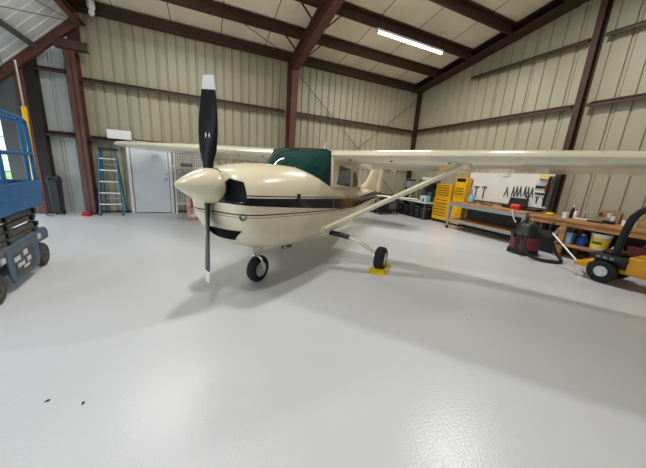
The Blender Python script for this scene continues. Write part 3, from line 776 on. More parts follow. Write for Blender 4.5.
# stepladder
ld = thing('stepladder', 'blue fibreglass stepladder with six treads standing against the back wall', 'ladder', (-2.28, 8.60, 0))
for sx in (-1, 1):
    b = MB(); b.beam((sx*.245, -.10, .02), (sx*.165, .14, 1.70), .028, .075); b.build('front_rail', 'fibre', ld, bevel=.004)
    b = MB(); b.beam((sx*.225, .34, .02), (sx*.15, .19, 1.66), .024, .05); b.build('rear_rail', 'fibre', ld, bevel=.004)
    for y, x in ((-.10, .245), (.34, .225)):
        b = MB(); b.span((sx*x-.025, y-.04, 0), (sx*x+.025, y+.04, .03)); b.build('rubber_foot', 'black', ld)
for k in range(5):
    t = (.29 + .29*k)/1.72; hw = .245-.08*t
    b = MB(); b.span((-hw, -.10+.24*t-.04, t*1.72-.012), (hw, -.10+.24*t+.045, t*1.72+.014)); b.build('tread', 'alum', ld, bevel=.004)
b = MB(); b.span((-.19, .08, 1.66), (.19, .26, 1.72)); b.build('top_cap', 'black', ld, bevel=.012)
for k in range(3):
    b = MB(); b.cyl((-.21+.02*k, .30-.03*k, .4+.45*k), (.21-.02*k, .30-.03*k, .4+.45*k), .012, n=8); b.build('rear_brace', 'alum', ld)
b = MB(); b.span((-.25, .02, .5), (-.235, .30, .53)); b.build('spreader', 'alum', ld)

q = MB(); q.span((-2.28, 8.83, 1.972), (-1.76, 8.93, 2.20)); tag(q.build('foam_board', 'white', bevel=.008), 'white foam board standing on the wall girt above the stepladder', 'board')
q = MB(); q.lathe((-2.24, 8.62, 5.05), (0, 0, -1), [(0, .02), (.08, .05), (.17, .085), (.26, .08), (.33, .045), (.38, .055), (.44, .02)], 12)
for v in q.bm.verts: v.co += Vector((random.uniform(-.015, .015), random.uniform(-.015, .015), 0))
q.cyl((-2.24, 8.62, 5.03), (-2.24, 8.62, 5.12), .012, n=6)
tag(q.build('rag', 'white', angle=60), 'crumpled white rag hanging from the roof edge in the corner', 'rag')

# wire rack and carton behind the spinner
rk = thing('wire_rack', 'white wire rack standing against the back wall behind the propeller', 'rack', (-.42, 8.70, 0))
for sx in (-1, 1):
    for sy in (-1, 1):
        b = MB(); b.cyl((sx*.36, sy*.16, 0), (sx*.36, sy*.16, 1.78), .012, n=8); b.build('post', 'white', rk)
b = MB()
for k in range(13): b.cyl((-.36+.06*k, .16, .3), (-.36+.06*k, .16, 1.76), .006, n=6)
for k in range(20): b.cyl((-.36, .16, .34+.074*k), (.36, .16, .34+.074*k), .006, n=6)
b.build('wire_grid', 'white', rk)
for z in (.3, .85, 1.35):
    b = MB()
    for k in range(9): b.cyl((-.36, -.16+.04*k, z), (.36, -.16+.04*k, z), .005, n=6)
    b.build('shelf', 'white', rk)
for x, z, w_, h_, m_, l in ((-.2, .85, .2, .16, 'dgrey', 'dark grey box on the middle shelf of the wire rack'), (.15, .85, .22, .12, 'ply', 'brown carton on the middle shelf of the wire rack'), (-.05, 1.35, .3, .10, 'dusty', 'dark tray on the top shelf of the wire rack')):
    b = MB(); b.span((-.42+x-w_/2, 8.60, z+.006), (-.42+x+w_/2, 8.82, z+.006+h_)); tag(b.build('storage_box', m_, bevel=.006), l, 'box')
ct = thing('carton', 'red and cream printed carton on the floor behind the spinner', 'carton', (-.20, 7.86, 0), .12)
b = MB(); b.span((-.25, -.2, 0), (.25, .2, .60)); b.build('carton_body', 'boxred', ct, bevel=.005)
for sx in (-1, 1):
    b = MB(); b.beam((sx*.245, 0, .60), (sx*.33, 0, .78), .004, .38) if False else b.prism([(sx*.25, -.2, .60), (sx*.34, -.2, .72), (sx*.336, -.2, .723), (sx*.243, -.2, .60)], (0, .4, 0)); b.build('flap', 'ply', ct)
b = MB(); b.prism([(-.19, -.203, .10), (-.06, -.203, .08), (.12, -.203, .40), (.0, -.203, .50)], (0, .004, 0)); b.build('printed_panel', 'white', ct)
b = MB(); b.prism([(-.18, -.203, .36), (-.08, -.203, .34), (-.06, -.203, .54), (-.17, -.203, .55)], (0, .004, 0)); b.build('printed_panel', 'dullred', ct)

# ------------------------------------------------------------------ benches along the right wall
def caster(par, x, y, nm='caster', r=.045):
    b = MB(); b.lathe((x-.018, y, r), (1, 0, 0), [(0, .01), (0, r), (.036, r), (.036, .01)], 16); b.span((x-.03, y-.025, r*1.2), (x+.03, y+.025, r*2.2)); return b.build(nm, 'rubber', par)
b1 = thing('workbench', 'long grey steel workbench with wooden top and lower shelf in front of the pegboard', 'workbench', (7.42, 4.77, 0))
b = MB(); b.span((-.44, -1.10, .81), (.46, 1.12, .85)); b.build('bench_top', 'wood', b1, bevel=.005)
b = MB(); b.span((-.44, -1.10, .71), (-.42, 1.12, .808)); b.span((-.42, 1.10, .71), (.46, 1.12, .808)); b.span((-.42, -1.10, .71), (.46, -1.08, .808)); b.build('apron', 'grey', b1, bevel=.003)
for x in (-.40, .42):
    for y in (-1.06, 1.08):
        b = MB(); b.span((x-.035, y-.035, .09), (x+.035, y+.035, .80)); b.build('leg', 'grey', b1, bevel=.004)
        caster(b1, x, y)
b = MB(); b.span((-.41, -1.06, .29), (.44, 1.06, .315)); b.build('lower_shelf', 'wood', b1)
b = MB(); b.span((-.43, -1.06, .23), (-.41, 1.06, .315)); b.build('shelf_apron', 'grey', b1, bevel=.003)
b = MB(); b.span((.42, -1.06, .32), (.44, 1.06, .70)); b.build('dark_backing', 'dgrey', b1)  # dark sheet standing in for the shade under the bench

b2 = thing('workbench', 'brown wooden workbench with shelf and thick posts nearest the camera', 'workbench', (7.46, 2.25, 0))
b = MB(); b.span((-.44, -1.25, .775), (.46, 1.38, .835)); b.build('bench_top', 'wood', b2, bevel=.006)
for x in (-.38, .40):
    for y in (-1.2, .68, 1.30):
        b = MB(); b.span((x-.05, y-.055, 0), (x+.05, y+.055, .772)); b.build('leg', 'wood', b2, bevel=.006)
b = MB(); b.span((-.43, -1.22, .26), (.45, .80, .31)); b.build('shelf', 'wood', b2, bevel=.005)
b = MB(); b.span((-.42, -1.22, .68), (-.39, 1.36, .774)); b.build('front_rail', 'wood', b2, bevel=.004)
b = MB(); b.span((.42, -1.2, .32), (.44, .8, .76)); b.build('dark_backing', 'primer_dark', b2)

tb = thing('side_table', 'low table with pale edge in the far corner beyond the yellow tool chest', 'table', (7.62, 7.95, 0))
b = MB(); b.span((-.34, -.80, .60), (.34, .88, .64)); b.build('table_top', 'white', tb, bevel=.005)
for x in (-.30, .30):
    for y in (-.76, .84):
        b = MB(); b.span((x-.025, y-.025, 0), (x+.025, y+.025, .60)); b.build('leg', 'dgrey', tb)
dp = thing('drill_press', 'grey bench drill press standing on the low corner table', 'drill press', (7.50, 8.30, .64), PI)
b = MB(); b.span((-.12, -.17, 0), (.16, .17, .04)); b.build('base', 'grey', dp, bevel=.01)
b = MB(); b.cyl((-.08, 0, .03), (-.08, 0, .62), .035, n=14); b.build('column', 'chrome', dp)
b = MB(); b.span((-.14, -.11, .48), (.16, .11, .72)); b.build('head', 'grey', dp, bevel=.03)
b = MB(); b.span((-.18, -.12, .72), (.17, .12, .80)); b.build('belt_cover', 'dgrey', dp, bevel=.025)
b = MB(); b.cyl((.10, 0, .48), (.10, 0, .36), .03, .018, n=12); b.build('chuck', 'chrome', dp)
b = MB(); b.cyl((.10, 0, .24), (.10, 0, .27), .12, n=18); b.beam((-.08, 0, .255), (.1, 0, .255), .06, .03); b.build('drill_table', 'grey', dp)
for k in range(3):
    a = k*2*PI/3; b = MB(); b.cyl((.02, -.11, .58), (.02+.14*math.cos(a), -.15, .58+.14*math.sin(a)), .008, n=8); b.blob((.02+.14*math.cos(a), -.15, .58+.14*math.sin(a)), .02, 1); b.build('feed_handle', 'black', dp)
sv = thing('shelf_unit', 'black metal shelf unit packed with dark parts on the corner table', 'shelf', (7.80, 7.60, .64))
for x in (-.15, .15):
    for y in (-.34, .34):
        b = MB(); b.span((x-.012, y-.012, 0), (x+.012, y+.012, .80)); b.build('upright', 'black', sv)
for z in (.20, .48, .78):
    b = MB(); b.span((-.16, -.35, z), (.16, .35, z+.018)); b.build('shelf_board', 'black', sv)
def boxthing(nm, lo, hi, m_, label, cat, bevel=.006):
    b = MB(); b.span(lo, hi); return tag(b.build(nm, m_, bevel=bevel), label, cat)
for k, (y, z, h_, w_, m_, l) in enumerate(((7.40, .858, .16, .20, 'dusty', 'dusty dark case on the lowest board of the black shelf unit'), (7.74, .858, .20, .24, 'dgrey', 'dark grey case on the lowest board of the black shelf unit'),
        (7.42, 1.138, .17, .22, 'black', 'black case on the middle board of the black shelf unit'), (7.72, 1.138, .22, .26, 'dusty', 'tall dusty case on the middle board of the black shelf unit'))):
    boxthing('parts_case', (7.66, y-w_/2, z+.001), (7.93, y+w_/2, z+h_), m_, l, 'case')
wb = thing('carton', 'white carton on top of the black shelf unit in the corner', 'box', (7.79, 7.62, 1.439))
b = MB(); b.span((-.13, -.24, 0), (.13, .24, .10)); b.build('carton_body', 'white', wb, bevel=.004)
b = MB(); b.span((-.134, -.25, .075), (.134, .25, .105)); b.build('lid', 'white', wb, bevel=.004)
sc = thing('parts_tin', 'pale blue parts box with white front on the low corner table', 'box', (7.42, 7.32, .64))
b = MB(); b.span((-.10, -.15, 0), (.10, .15, .24)); b.build('box_body', 'sky', sc, bevel=.006)
for y in (-.09, .0, .09):
    b = MB(); b.span((-.108, y-.035, .03), (-.10, y+.035, .12)); b.build('front_label', 'white' if y else 'bluep', sc)
b = MB(); b.span((-.108, -.14, .15), (-.10, .14, .22)); b.build('front_label', 'white', sc)
for k in range(5):
    y = 7.28 + .30*k
    c_ = thing('crate', ('black crate under the low corner table, nearest the yellow tool chest', 'black crate under the low corner table, second from the yellow chest', 'middle black crate of five under the low corner table', 'black crate under the low corner table, second from the back wall', 'black crate under the low corner table, nearest the back wall')[k], 'crate', (7.52, y, 0), 0, 'black crates under the corner table')
    h_ = .38 + .05*((k*7) % 3)
    b = MB(); b.loft([[(-.16, -.12, 0), (.16, -.12, 0), (.16, .12, 0), (-.16, .12, 0)], [(-.18, -.135, h_), (.18, -.135, h_), (.18, .135, h_), (-.18, .135, h_)]]); b.build('crate_body', 'black', c_)
    b = MB(); b.span((-.19, -.14, h_), (.19, .14, h_+.03)); b.build('rim', 'dgrey', c_, bevel=.006)
    b = MB(); b.span((-.186, -.05, h_*.65), (-.165, .05, h_*.8)); b.build('handle_slot', 'dusty', c_)
boxthing('tool_tray', (7.30, 7.9, .641), (7.60, 8.12, .72), 'black', 'black tray on the low corner table beside the drill press', 'tray')

pc = thing('parts_cart', 'black steel parts cart with two trays against the back wall, behind the tail', 'cart', (6.62, 8.50, 0))
for x in (-.40, .40):
    for y in (-.2, .2):
        b = MB(); b.span((x-.02, y-.02, .08), (x+.02, y+.02, .62)); b.build('leg', 'black', pc); caster(pc, x, y, r=.036)
for z in (.16, .58):
    b = MB(); b.span((-.42, -.22, z), (.42, .22, z+.05)); b.build('tray', 'black', pc, bevel=.005)
b = MB(); b.tube([(-.42, -.18, .60), (-.50, -.18, .72), (-.50, .18, .72), (-.42, .18, .60)], .012, 8, 1); b.build('push_handle', 'black', pc)
for x, z, w_, d_, h_, m_, l in ((-.2, .21, .30, .30, .24, 'black', 'black box on the lower tray of the parts cart, nearer the tail'), (.18, .21, .34, .32, .28, 'dusty', 'dusty box on the lower tray of the parts cart, nearer the corner'), (.05, .63, .46, .26, .16, 'black', 'long black box on the top tray of the parts cart')):
    boxthing('storage_box', (6.62+x-w_/2, 8.5-d_/2, z+.001), (6.62+x+w_/2, 8.5+d_/2, z+h_), m_, l, 'box')

# yellow tool chests
def drawer(par, x, y0, y1, z0, z1):
    b = MB(); b.span((x-.018, y0, z0), (x, y1, z1)); d_ = b.build('drawer', 'yellow', par, bevel=.003)
    b = MB(); b.span((x-.030, y0+.03, z1-.022), (x-.016, y1-.03, z1-.004)); b.build('handle', 'black', d_)
tc1 = thing('tool_chest', 'tall yellow rolling tool chest with many drawers beside the steel workbench', 'tool chest', (7.76, 6.74, 0))
b = MB(); b.span((-.17, -.33, .10), (.21, .33, .86)); b.build('cabinet', 'yellow', tc1, bevel=.01)
b = MB(); b.span((-.15, -.32, .865), (.20, .32, 1.34)); b.build('top_chest', 'yellow', tc1, bevel=.01)
z = .12
for h_ in (.16, .10, .10, .10, .10, .12): drawer(tc1, -.17, -.30, .30, z, z+h_-.012); z += h_+.004
z = .89
for h_ in (.10, .08, .08, .08, .08): drawer(tc1, -.15, -.29, .29, z, z+h_-.012); z += h_+.004
for x in (-.12, .16):
    for y in (-.27, .27): caster(tc1, x, y)
tc2 = thing('tool_chest', 'yellow tool cabinet with open dark top tray squeezed behind the workbench end', 'tool chest', (7.80, 6.14, 0))
b = MB(); b.span((-.14, -.21, .06), (.12, .21, 1.30)); b.build('cabinet', 'yellow', tc2, bevel=.01)
b = MB(); b.span((-.13, -.20, 1.303), (.11, .20, 1.60)); b.build('top_chest', 'yellow', tc2, bevel=.01)
b = MB(); b.span((-.137, -.16, 1.46), (-.12, .16, 1.57)); b.build('tray_shade', 'dark', tc2)  # black slab on the chest front paints the shade of the open tray
z = 1.0
for h_ in (.09, .09, .09): drawer(tc2, -.14, -.19, .19, z, z+h_-.012); z += h_+.004
for x in (-.10, .08):
    for y in (-.17, .17): caster(tc2, x, y, r=.03)

# pegboard and the tools on it
pb = MB(); pb.span((7.955, 3.76, .93), (7.98, 6.08, 2.05)); tag(pb.build('pegboard', 'peg', bevel=.003), 'large white pegboard on the wall above the steel workbench', 'pegboard')
PX = 7.954
def hammer(y, z, label, L=.32):
    t = thing('hammer', label, 'hammer', (PX, y, z))
    b = MB(); b.tube([(-.02, 0, -L), (-.02, 0, -L*.6), (-.02, 0, 0)], [.016, .013, .011], 8); b.build('handle', 'wood' if L < .3 else 'black', t)
    b = MB(); b.cyl((-.022, -.075, .0), (-.022, .02, .0), .020, n=10); b.prism([(-.034, .02, -.016), (-.010, .02, -.016), (-.010, .02, .016), (-.034, .02, .016)], (0, .001, 0)); b.tube([(-.022, .015, .0), (-.022, .06, .004), (-.022, .10, -.02)], [.018, .014, .006], 8); b.build('head', 'dgrey', t)
    b = MB(); b.cyl((-.045, 0, -.028), (.001, 0, -.028), .004, n=6); b.build('hook', 'chrome', t)
hammer(5.76, 1.34, 'black claw hammer hanging leftmost of the two on the pegboard'); hammer(5.50, 1.35, 'black claw hammer hanging beside the other hammer, nearer the pliers', .34)
def pliers(y, z, label, s=1.0, m_='black', L=.2):
    t = thing('pliers', label, 'pliers', (PX, y, z), 0, 'hand tools on the pegboard')
    b = MB()
    b.tube([(-.014, 0, 0), (-.014, .022*s, -L*.45), (-.014, .035*s, -L)], [.010, .012, .010], 8, 1); b.build('handle', m_, t)
    b = MB(); b.tube([(-.014, 0, 0), (-.014, -.022*s, -L*.45), (-.014, -.035*s, -L)], [.010, .012, .010], 8, 1); b.build('handle', m_, t)
    b = MB(); b.cyl((-.026, 0, 0), (.001, 0, 0), .020, n=10); b.prism([(-.024, -.018, .0), (-.024, .018, .0), (-.024, .008, .085), (-.024, -.008, .085)], (.016, 0, 0)); b.build('jaw', 'dgrey', t)
for k, (y, z, s_) in enumerate(((4.82, 1.32, 1.6), (4.64, 1.34, 1.0), (4.55, 1.36, 1.0), (4.46, 1.36, 1.2), (4.34, 1.38, .8), (4.26, 1.36, 1.0), (4.17, 1.36, 1.1))):
    pliers(y, z, ('wide black pliers hanging first after the hammers on the pegboard', 'second pliers of the seven hanging right of the hammers', 'third pliers of the seven hanging right of the hammers', 'middle pliers of the seven hanging right of the hammers', 'slim pliers hanging fifth of seven right of the hammers', 'sixth pliers of the seven hanging right of the hammers', 'last pliers in the row, next to the dark socket rails')[k], s_, 'black', .19)
def rail_set(y, z, n, label, w_=.035, h_=.07, gap=.045):
    t = thing('socket_rail', label, 'socket rail', (PX, y, z))
    b = MB(); b.span((-.012, -n*gap/2, -.012), (.001, n*gap/2, .012)); b.build('rail', 'dgrey', t)
    for k in range(n):
        yy = (k-(n-1)/2)*gap; b = MB(); b.cyl((-.026, yy, -h_/2), (-.026, yy, h_/2), w_/2*(.8+.05*k), n=10); b.build('socket', 'black', t)
rail_set(4.00, 1.46, 5, 'upper dark socket rail beside the red case on the pegboard'); rail_set(3.98, 1.29, 5, 'lower dark socket rail below the other one on the pegboard', .03, .06)
for y, z, l in ((4.24, 1.10, 'dark adjustable wrench hanging low at the left of three on the pegboard'), (4.02, 1.12, 'dark adjustable wrench hanging low in the middle of three on the pegboard'), (3.87, 1.11, 'dark adjustable wrench hanging low at the right of three on the pegboard')):
    t = thing('wrench', l, 'wrench', (PX, y, z))
    b = MB(); b.span((-.014, -.014, -.08), (.001, .014, .05)); b.build('handle', 'black', t, bevel=.004)
    b = MB(); b.prism([(-.02, -.03, .05), (-.02, .03, .05), (-.02, .04, .10), (-.02, .012, .10), (-.02, .01, .07), (-.02, -.012, .07), (-.02, -.015, .10), (-.02, -.036, .09)], (.02, 0, 0)); b.build('jaw', 'dgrey', t)
ck = thing('wall_clock', 'round white wall clock on the pegboard just under the wing', 'clock', (PX, 4.93, 1.83))
b = MB(); b.lathe((.001, 0, 0), (-1, 0, 0), [(0, .13), (.03, .135), (.035, .125), (.028, .115), (.028, .0)], 32); b.build('dial', 'white', ck)
b = MB()
for k in range(12):
    a = k*PI/6; b.box((-.032, .095*math.sin(a), .095*math.cos(a)), (.006, .016, .022))
b.build('hour_marks', 'black', ck)
for a, L in ((.9, .06), (3.6, .085)):
    b = MB(); b.beam((-.036, 0, 0), (-.036, L*math.sin(a), L*math.cos(a)), .004, .010, up=(1, 0, 0)); b.build('hand', 'black', ck)
rc = thing('plastic_case', 'red plastic case hung at the end of the pegboard', 'case', (PX, 3.82, 1.44))
b = MB(); b.span((-.07, -.055, -.09), (.001, .055, .09)); b.build('case_body', 'red', rc, bevel=.012)
b = MB(); b.tube([(-.04, -.03, .09), (-.04, -.03, .12), (-.04, .03, .12), (-.04, .03, .09)], .007, 6, 1); b.build('handle', 'red', rc)
ws_ = thing('wall_shelf', 'small white shelf on the pegboard under the wing, above the red case', 'shelf', (PX, 3.90, 1.68))
b = MB(); b.span((-.14, -.16, 0), (.001, .16, .025)); b.build('shelf_board', 'white', ws_)
for y in (-.12, .12):
    b = MB(); b.prism([(-.1, y, 0), (.001, y, 0), (.001, y, -.08)], (0, .012, 0)); b.build('bracket', 'white', ws_)
boxthing('spirit_level', (7.83, 3.76, 1.706), (7.90, 4.04, 1.76), 'cyl', 'yellow spirit level lying on the small white wall shelf', 'level', .008)
for y, z, m_, l in ((6.0, 1.56, 'pink', 'pink rag hanging at the left end of the pegboard'), (5.955, 1.25, 'sky', 'pale blue rag hanging at the left end of the pegboard, below the pink one')):
    b = MB(); n_ = 10
    L0 = [[(PX-.024-.01*math.sin(i*1.7+j*.6), y+(-.08+.016*i)*(1+.2*j/6)+.02*j/6, z-.05*j) for i in range(n_+1)] for j in range(6)]
    b.loft([r + [(p[0]+.01, p[1], p[2]) for p in reversed(r)] for r in L0]); tag(b.build('rag', m_, angle=60), l, 'rag')
# things hung on the steel column by the pegboard
for y, x0, m_, r_, l in ((3.745, 7.76, 'black', .018, 'black hose hanging on the column, nearest the red case'), (3.66, 7.745, 'bark', .016, 'brown strap hanging on the column between two black hoses'), (3.575, 7.74, 'black', .020, 'black hose hanging on the column on the camera side')):
    q = MB(); q.tube([(x0+.01, y-.012, 1.0), (x0, y-.018, 1.1), (x0, y-.02, 1.68), (x0+.01, y, 1.74), (x0, y+.02, 1.68), (x0, y+.018, .98)], r_, 8, 1)
    tag(q.build('hanging_hose', m_), l, 'hose')

# on the steel bench
tx = thing('toolbox', 'red lidded toolbox on the steel workbench in front of the socket rails', 'toolbox', (7.40, 4.16, .85))
b = MB(); b.span((-.09, -.11, 0), (.09, .11, .09)); b.build('box_body', 'red', tx, bevel=.008)
b = MB(); b.prism([(-.09, -.11, .092), (.09, -.11, .092), (.05, -.11, .14), (-.05, -.11, .14)], (0, .22, 0)); b.build('lid', 'red', tx, bevel=.006)
b = MB(); b.tube([(0, -.06, .14), (0, -.05, .17), (0, .05, .17), (0, .06, .14)], .009, 8, 1); b.build('handle', 'black', tx)
kc = thing('tool_case', 'black open tool case on the steel workbench behind the red toolbox', 'case', (7.68, 4.38, .85))
b = MB(); b.span((-.13, -.24, 0), (.13, .24, .09)); b.build('case_tray', 'black', kc, bevel=.01)
b = MB(); b.box((.15, 0, .18), (.03, .48, .20), Euler((0, .2, 0))); b.build('lid', 'black', kc, bevel=.008)
boxthing('tool_tray', (7.45, 3.74, .851), (7.80, 4.02, .91), 'black', 'long black tray at the near end of the steel workbench', 'tray')
for k, (y, x, L, m_, l) in enumerate(((5.40, 7.35, .30, 'dgrey', 'dark steel bar lying on the steel bench below the two hammers'), (5.12, 7.45, .24, 'bark', 'brown wooden stick lying on the steel bench below the clock'), (4.85, 7.30, .26, 'dgrey', 'dark file lying on the steel bench below the wide pliers'))):
    q = MB(); q.beam((x, y-L/2, .866), (x+.05, y+L/2, .866), .03, .03); tag(q.build('steel_bar' if m_ == 'dgrey' else 'wooden_stick', m_, bevel=.004), l, 'bar' if m_ == 'dgrey' else 'stick')
jg = thing('jug', 'light blue plastic jug at the left end of the steel workbench', 'jug', (7.72, 5.72, .85))
b = MB(); b.lathe((0, 0, 0), (0, 0, 1), [(0, .07), (.01, .08), (.16, .08), (.21, .045), (.24, .028)], 18); b.build('jug_body', 'sky', jg)
b = MB(); b.lathe((0, 0, .24), (0, 0, 1), [(0, .032), (.025, .032)], 14); b.build('cap', 'bluep', jg)
b = MB(); b.tube([(0, -.04, .21), (0, -.10, .19), (0, -.10, .11), (0, -.078, .08)], .010, 8, 1); b.build('handle', 'sky', jg)
q = MB(); q.tube([(7.05, 4.02, .862), (6.965, 4.00, .86), (6.955, 3.97, .80), (6.94, 3.90, .66), (6.955, 3.84, .58)], .011, 8, 2); tag(q.build('power_cord', 'white'), 'white cord hanging over the front edge of the steel workbench', 'cord')

# on the wooden bench
def bottle(x, y, z, h_, r_, m_, capm, label, nm='bottle', cat='bottle'):
    t = thing(nm, label, cat, (x, y, z))
    b = MB(); b.lathe((0, 0, 0), (0, 0, 1), [(0, r_*.9), (.006, r_), (h_*.62, r_), (h_*.76, r_*.5), (h_*.84, r_*.38)], 16); b.build('bottle_body', m_, t)
    b = MB(); b.lathe((0, 0, h_*.84), (0, 0, 1), [(0, r_*.42), (h_*.16, r_*.42), (h_*.165, .001)], 12); b.build('cap', capm, t)
BZ = .835
bottle(7.45, 3.02, BZ, .29, .035, 'black', 'white', 'black bottle with white cap at the left end of the wooden bench')
bottle(7.38, 2.93, BZ, .22, .03, 'white', 'red', 'white bottle with red cap next to the black bottle')
bottle(7.52, 2.84, BZ, .19, .028, 'pink', 'white', 'pinkish bottle with white cap near the grey pipes')
def jar(x, y, h_, r_, m_, label, z=BZ):
    t = thing('jar', label, 'jar', (x, y, z))
    b = MB(); b.lathe((0, 0, 0), (0, 0, 1), [(0, r_*.92), (.005, r_), (h_*.85, r_), (h_*.86, r_*.9)], 18); b.build('jar_body', m_, t)
    b = MB(); b.lathe((0, 0, h_*.86), (0, 0, 1), [(0, r_*1.03), (h_*.14, r_*1.03), (h_*.141, .001)], 18); b.build('lid', 'white', t)
jar(7.20, 3.02, .13, .05, 'galv', 'squat grey jar at the front edge of the wooden bench above the post')
jar(7.46, 2.36, .15, .038, 'white', 'slim white jar beside the wooden crate on the bench'); jar(7.46, 2.18, .10, .05, 'white', 'squat white jar further along the bench from the crate'); jar(7.40, 2.05, .12, .045, 'white', 'white jar next to the tug handle on the wooden bench')
q = MB(); q.torus((7.40, 3.40, BZ+.032), (0, 0, 1), .055, .03, 24, 10, 1.0); tag(q.build('tape_roll', 'cyl'), 'yellow roll of tape on the wooden bench, leftmost item', 'tape')
cr = thing('wooden_crate', 'small open wooden crate on the wooden workbench against the wall', 'crate', (7.72, 2.50, BZ), .15)
for lo, hi in (((-.12, -.16, 0), (.12, .16, .015)), ((-.12, -.16, .015), (-.105, .16, .10)), ((.105, -.16, .015), (.12, .16, .24)), ((-.105, -.16, .015), (.105, -.145, .20)), ((-.105, .145, .015), (.105, .16, .20))):
    b = MB(); b.span(lo, hi); b.build('crate_board', 'ply', cr, bevel=.003)
q = MB(); q.lathe((7.70, 2.50, BZ+.0155), (0, 0, 1), [(0, .05), (.16, .05), (.17, .04)], 16); tag(q.build('can', 'alum'), 'bare metal can standing inside the wooden crate', 'can')
for k, (x, y, L, a, m_, l) in enumerate(((7.30, 2.74, .34, .3, 'galv', 'grey pipe lying on the wooden bench, nearest its front edge'), (7.44, 2.72, .34, .25, 'chrome', 'bright metal pipe lying on the wooden bench in front of the crate'), (7.20, 2.52, .26, .1, 'black', 'black tube lying on the wooden bench below the crate'))):
    q = MB(); q.cyl((x-math.sin(a)*L/2, y-math.cos(a)*L/2, BZ+.02), (x+math.sin(a)*L/2, y+math.cos(a)*L/2, BZ+.02), .019, n=10); tag(q.build('pipe', m_), l, 'pipe')
boxthing('parts_tray', (7.30, 2.30, BZ+.001), (7.44, 2.46, BZ+.06), 'black', 'small black tray between the crate and the slim white jar', 'tray')
boxthing('carton', (7.70, 1.86, BZ+.001), (7.92, 2.08, BZ+.17), 'ply', 'brown cardboard box on the wooden bench behind the tug handle', 'box')
dr = thing('drawer_unit', 'black drawer unit slung under the front of the wooden bench top', 'drawer unit', (7.26, 2.60, .655))
b = MB(); b.span((-.13, -.25, 0), (.15, .25, .118)); b.build('drawer_case', 'black', dr, bevel=.005)
b = MB(); b.span((-.15, -.24, .01), (-.131, .24, .11)); d_ = b.build('drawer', 'dgrey', dr, bevel=.004)
b = MB(); b.span((-.165, -.08, .05), (-.149, .08, .07)); b.build('handle', 'black', d_)
# under the wooden bench
SZ = .31
boxthing('storage_box', (7.12, 2.78, SZ+.001), (7.30, 2.90, SZ+.24), 'sky', 'light blue box on the lower shelf beside the bench post', 'box', .012)
bj = thing('jug', 'dark blue jug on the lower shelf between blue box and white bucket', 'jug', (7.24, 2.64, SZ))
b = MB(); b.lathe((0, 0, 0), (0, 0, 1), [(0, .075), (.01, .085), (.15, .085), (.20, .04), (.225, .028)], 18); b.build('jug_body', 'bluep', bj)
b = MB(); b.lathe((0, 0, .225), (0, 0, 1), [(0, .033), (.02, .033), (.021, .001)], 14); b.build('cap', 'white', bj)
b = MB(); b.tube([(-.03, -.03, .205), (-.05, -.085, .19), (-.05, -.10, .11), (-.04, -.07, .08)], .010, 8, 1); b.build('handle', 'bluep', bj)
bk = thing('bucket', 'white plastic bucket with yellow label on the lower shelf of the wooden bench', 'bucket', (7.25, 2.37, SZ))
b = MB(); b.lathe((0, 0, 0), (0, 0, 1), [(0, .125), (.008, .13), (.27, .148), (.27, .152), (.30, .152), (.30, .14)], 32); b.build('bucket_body', 'white', bk)
b = MB(); b.lathe((0, 0, .301), (0, 0, 1), [(0, .158), (.022, .158), (.026, .14), (.018, .0)], 32); b.build('lid', 'white', bk)
b = MB(); n_ = 18
ri = [[(r_*math.cos(PI*.58+k*PI*.84/n_), r_*math.sin(PI*.58+k*PI*.84/n_), z) for z, r_ in ((.045, .1355), (.245, .1490))] for k in range(n_+1)]
b.loft([[p[0], p[1], (p[1][0]*.985, p[1][1]*.985, p[1][2]), (p[0][0]*.985, p[0][1]*.985, p[0][2])] for p in ri]); lb = b.build('label', 'labely', bk)
b = MB()
ri = [[(r_*math.cos(PI*.80+k*PI*.36/n_), r_*math.sin(PI*.80+k*PI*.36/n_), z) for z, r_ in ((.115, .1425), (.165, .146))] for k in range(n_+1)]
b.loft([[p[0], p[1], (p[1][0]*.985, p[1][1]*.985, p[1][2]), (p[0][0]*.985, p[0][1]*.985, p[0][2])] for p in ri]); b.build('label_band', 'dgrey', lb)
b = MB(); b.tube([(0, .155, .26)] + [(-.155*math.sin(PI*k/10), .155*math.cos(PI*k/10), .26-.06*math.sin(PI*k/10)) for k in range(1, 10)] + [(0, -.155, .26)], .004, 6); b.build('bail', 'chrome', bk)
q = MB(); q.blob((7.22, 2.10, SZ+.068), .07, 2, .18, (1, 1.3, .9)); tag(q.build('crumpled_bag', 'alum', angle=60), 'crumpled pale plastic bag next to the white bucket', 'bag')
rb = thing('toolbox', 'dark red metal toolbox on the lower shelf at the picture edge', 'toolbox', (7.30, 1.72, SZ))
b = MB(); b.span((-.14, -.24, 0), (.14, .24, .15)); b.build('box_body', 'dullred', rb, bevel=.006)
b = MB(); b.span((-.144, -.244, .152), (.144, .244, .20)); b.build('lid', 'dullred', rb, bevel=.006)
b = MB(); b.tube([(0, -.09, .20), (0, -.08, .23), (0, .08, .23), (0, .09, .20)], .008, 8, 1); b.build('handle', 'chrome', rb)
boxthing('parts_crate', (7.14, 3.02, .001), (7.60, 3.44, .36), 'black', 'black crate on the floor under the left end of the wooden bench', 'crate', .012)
boxthing('parts_case', (7.2, 3.05, .362), (7.55, 3.42, .50), 'dusty', 'dusty case stacked on the black floor crate under the bench', 'case', .012)

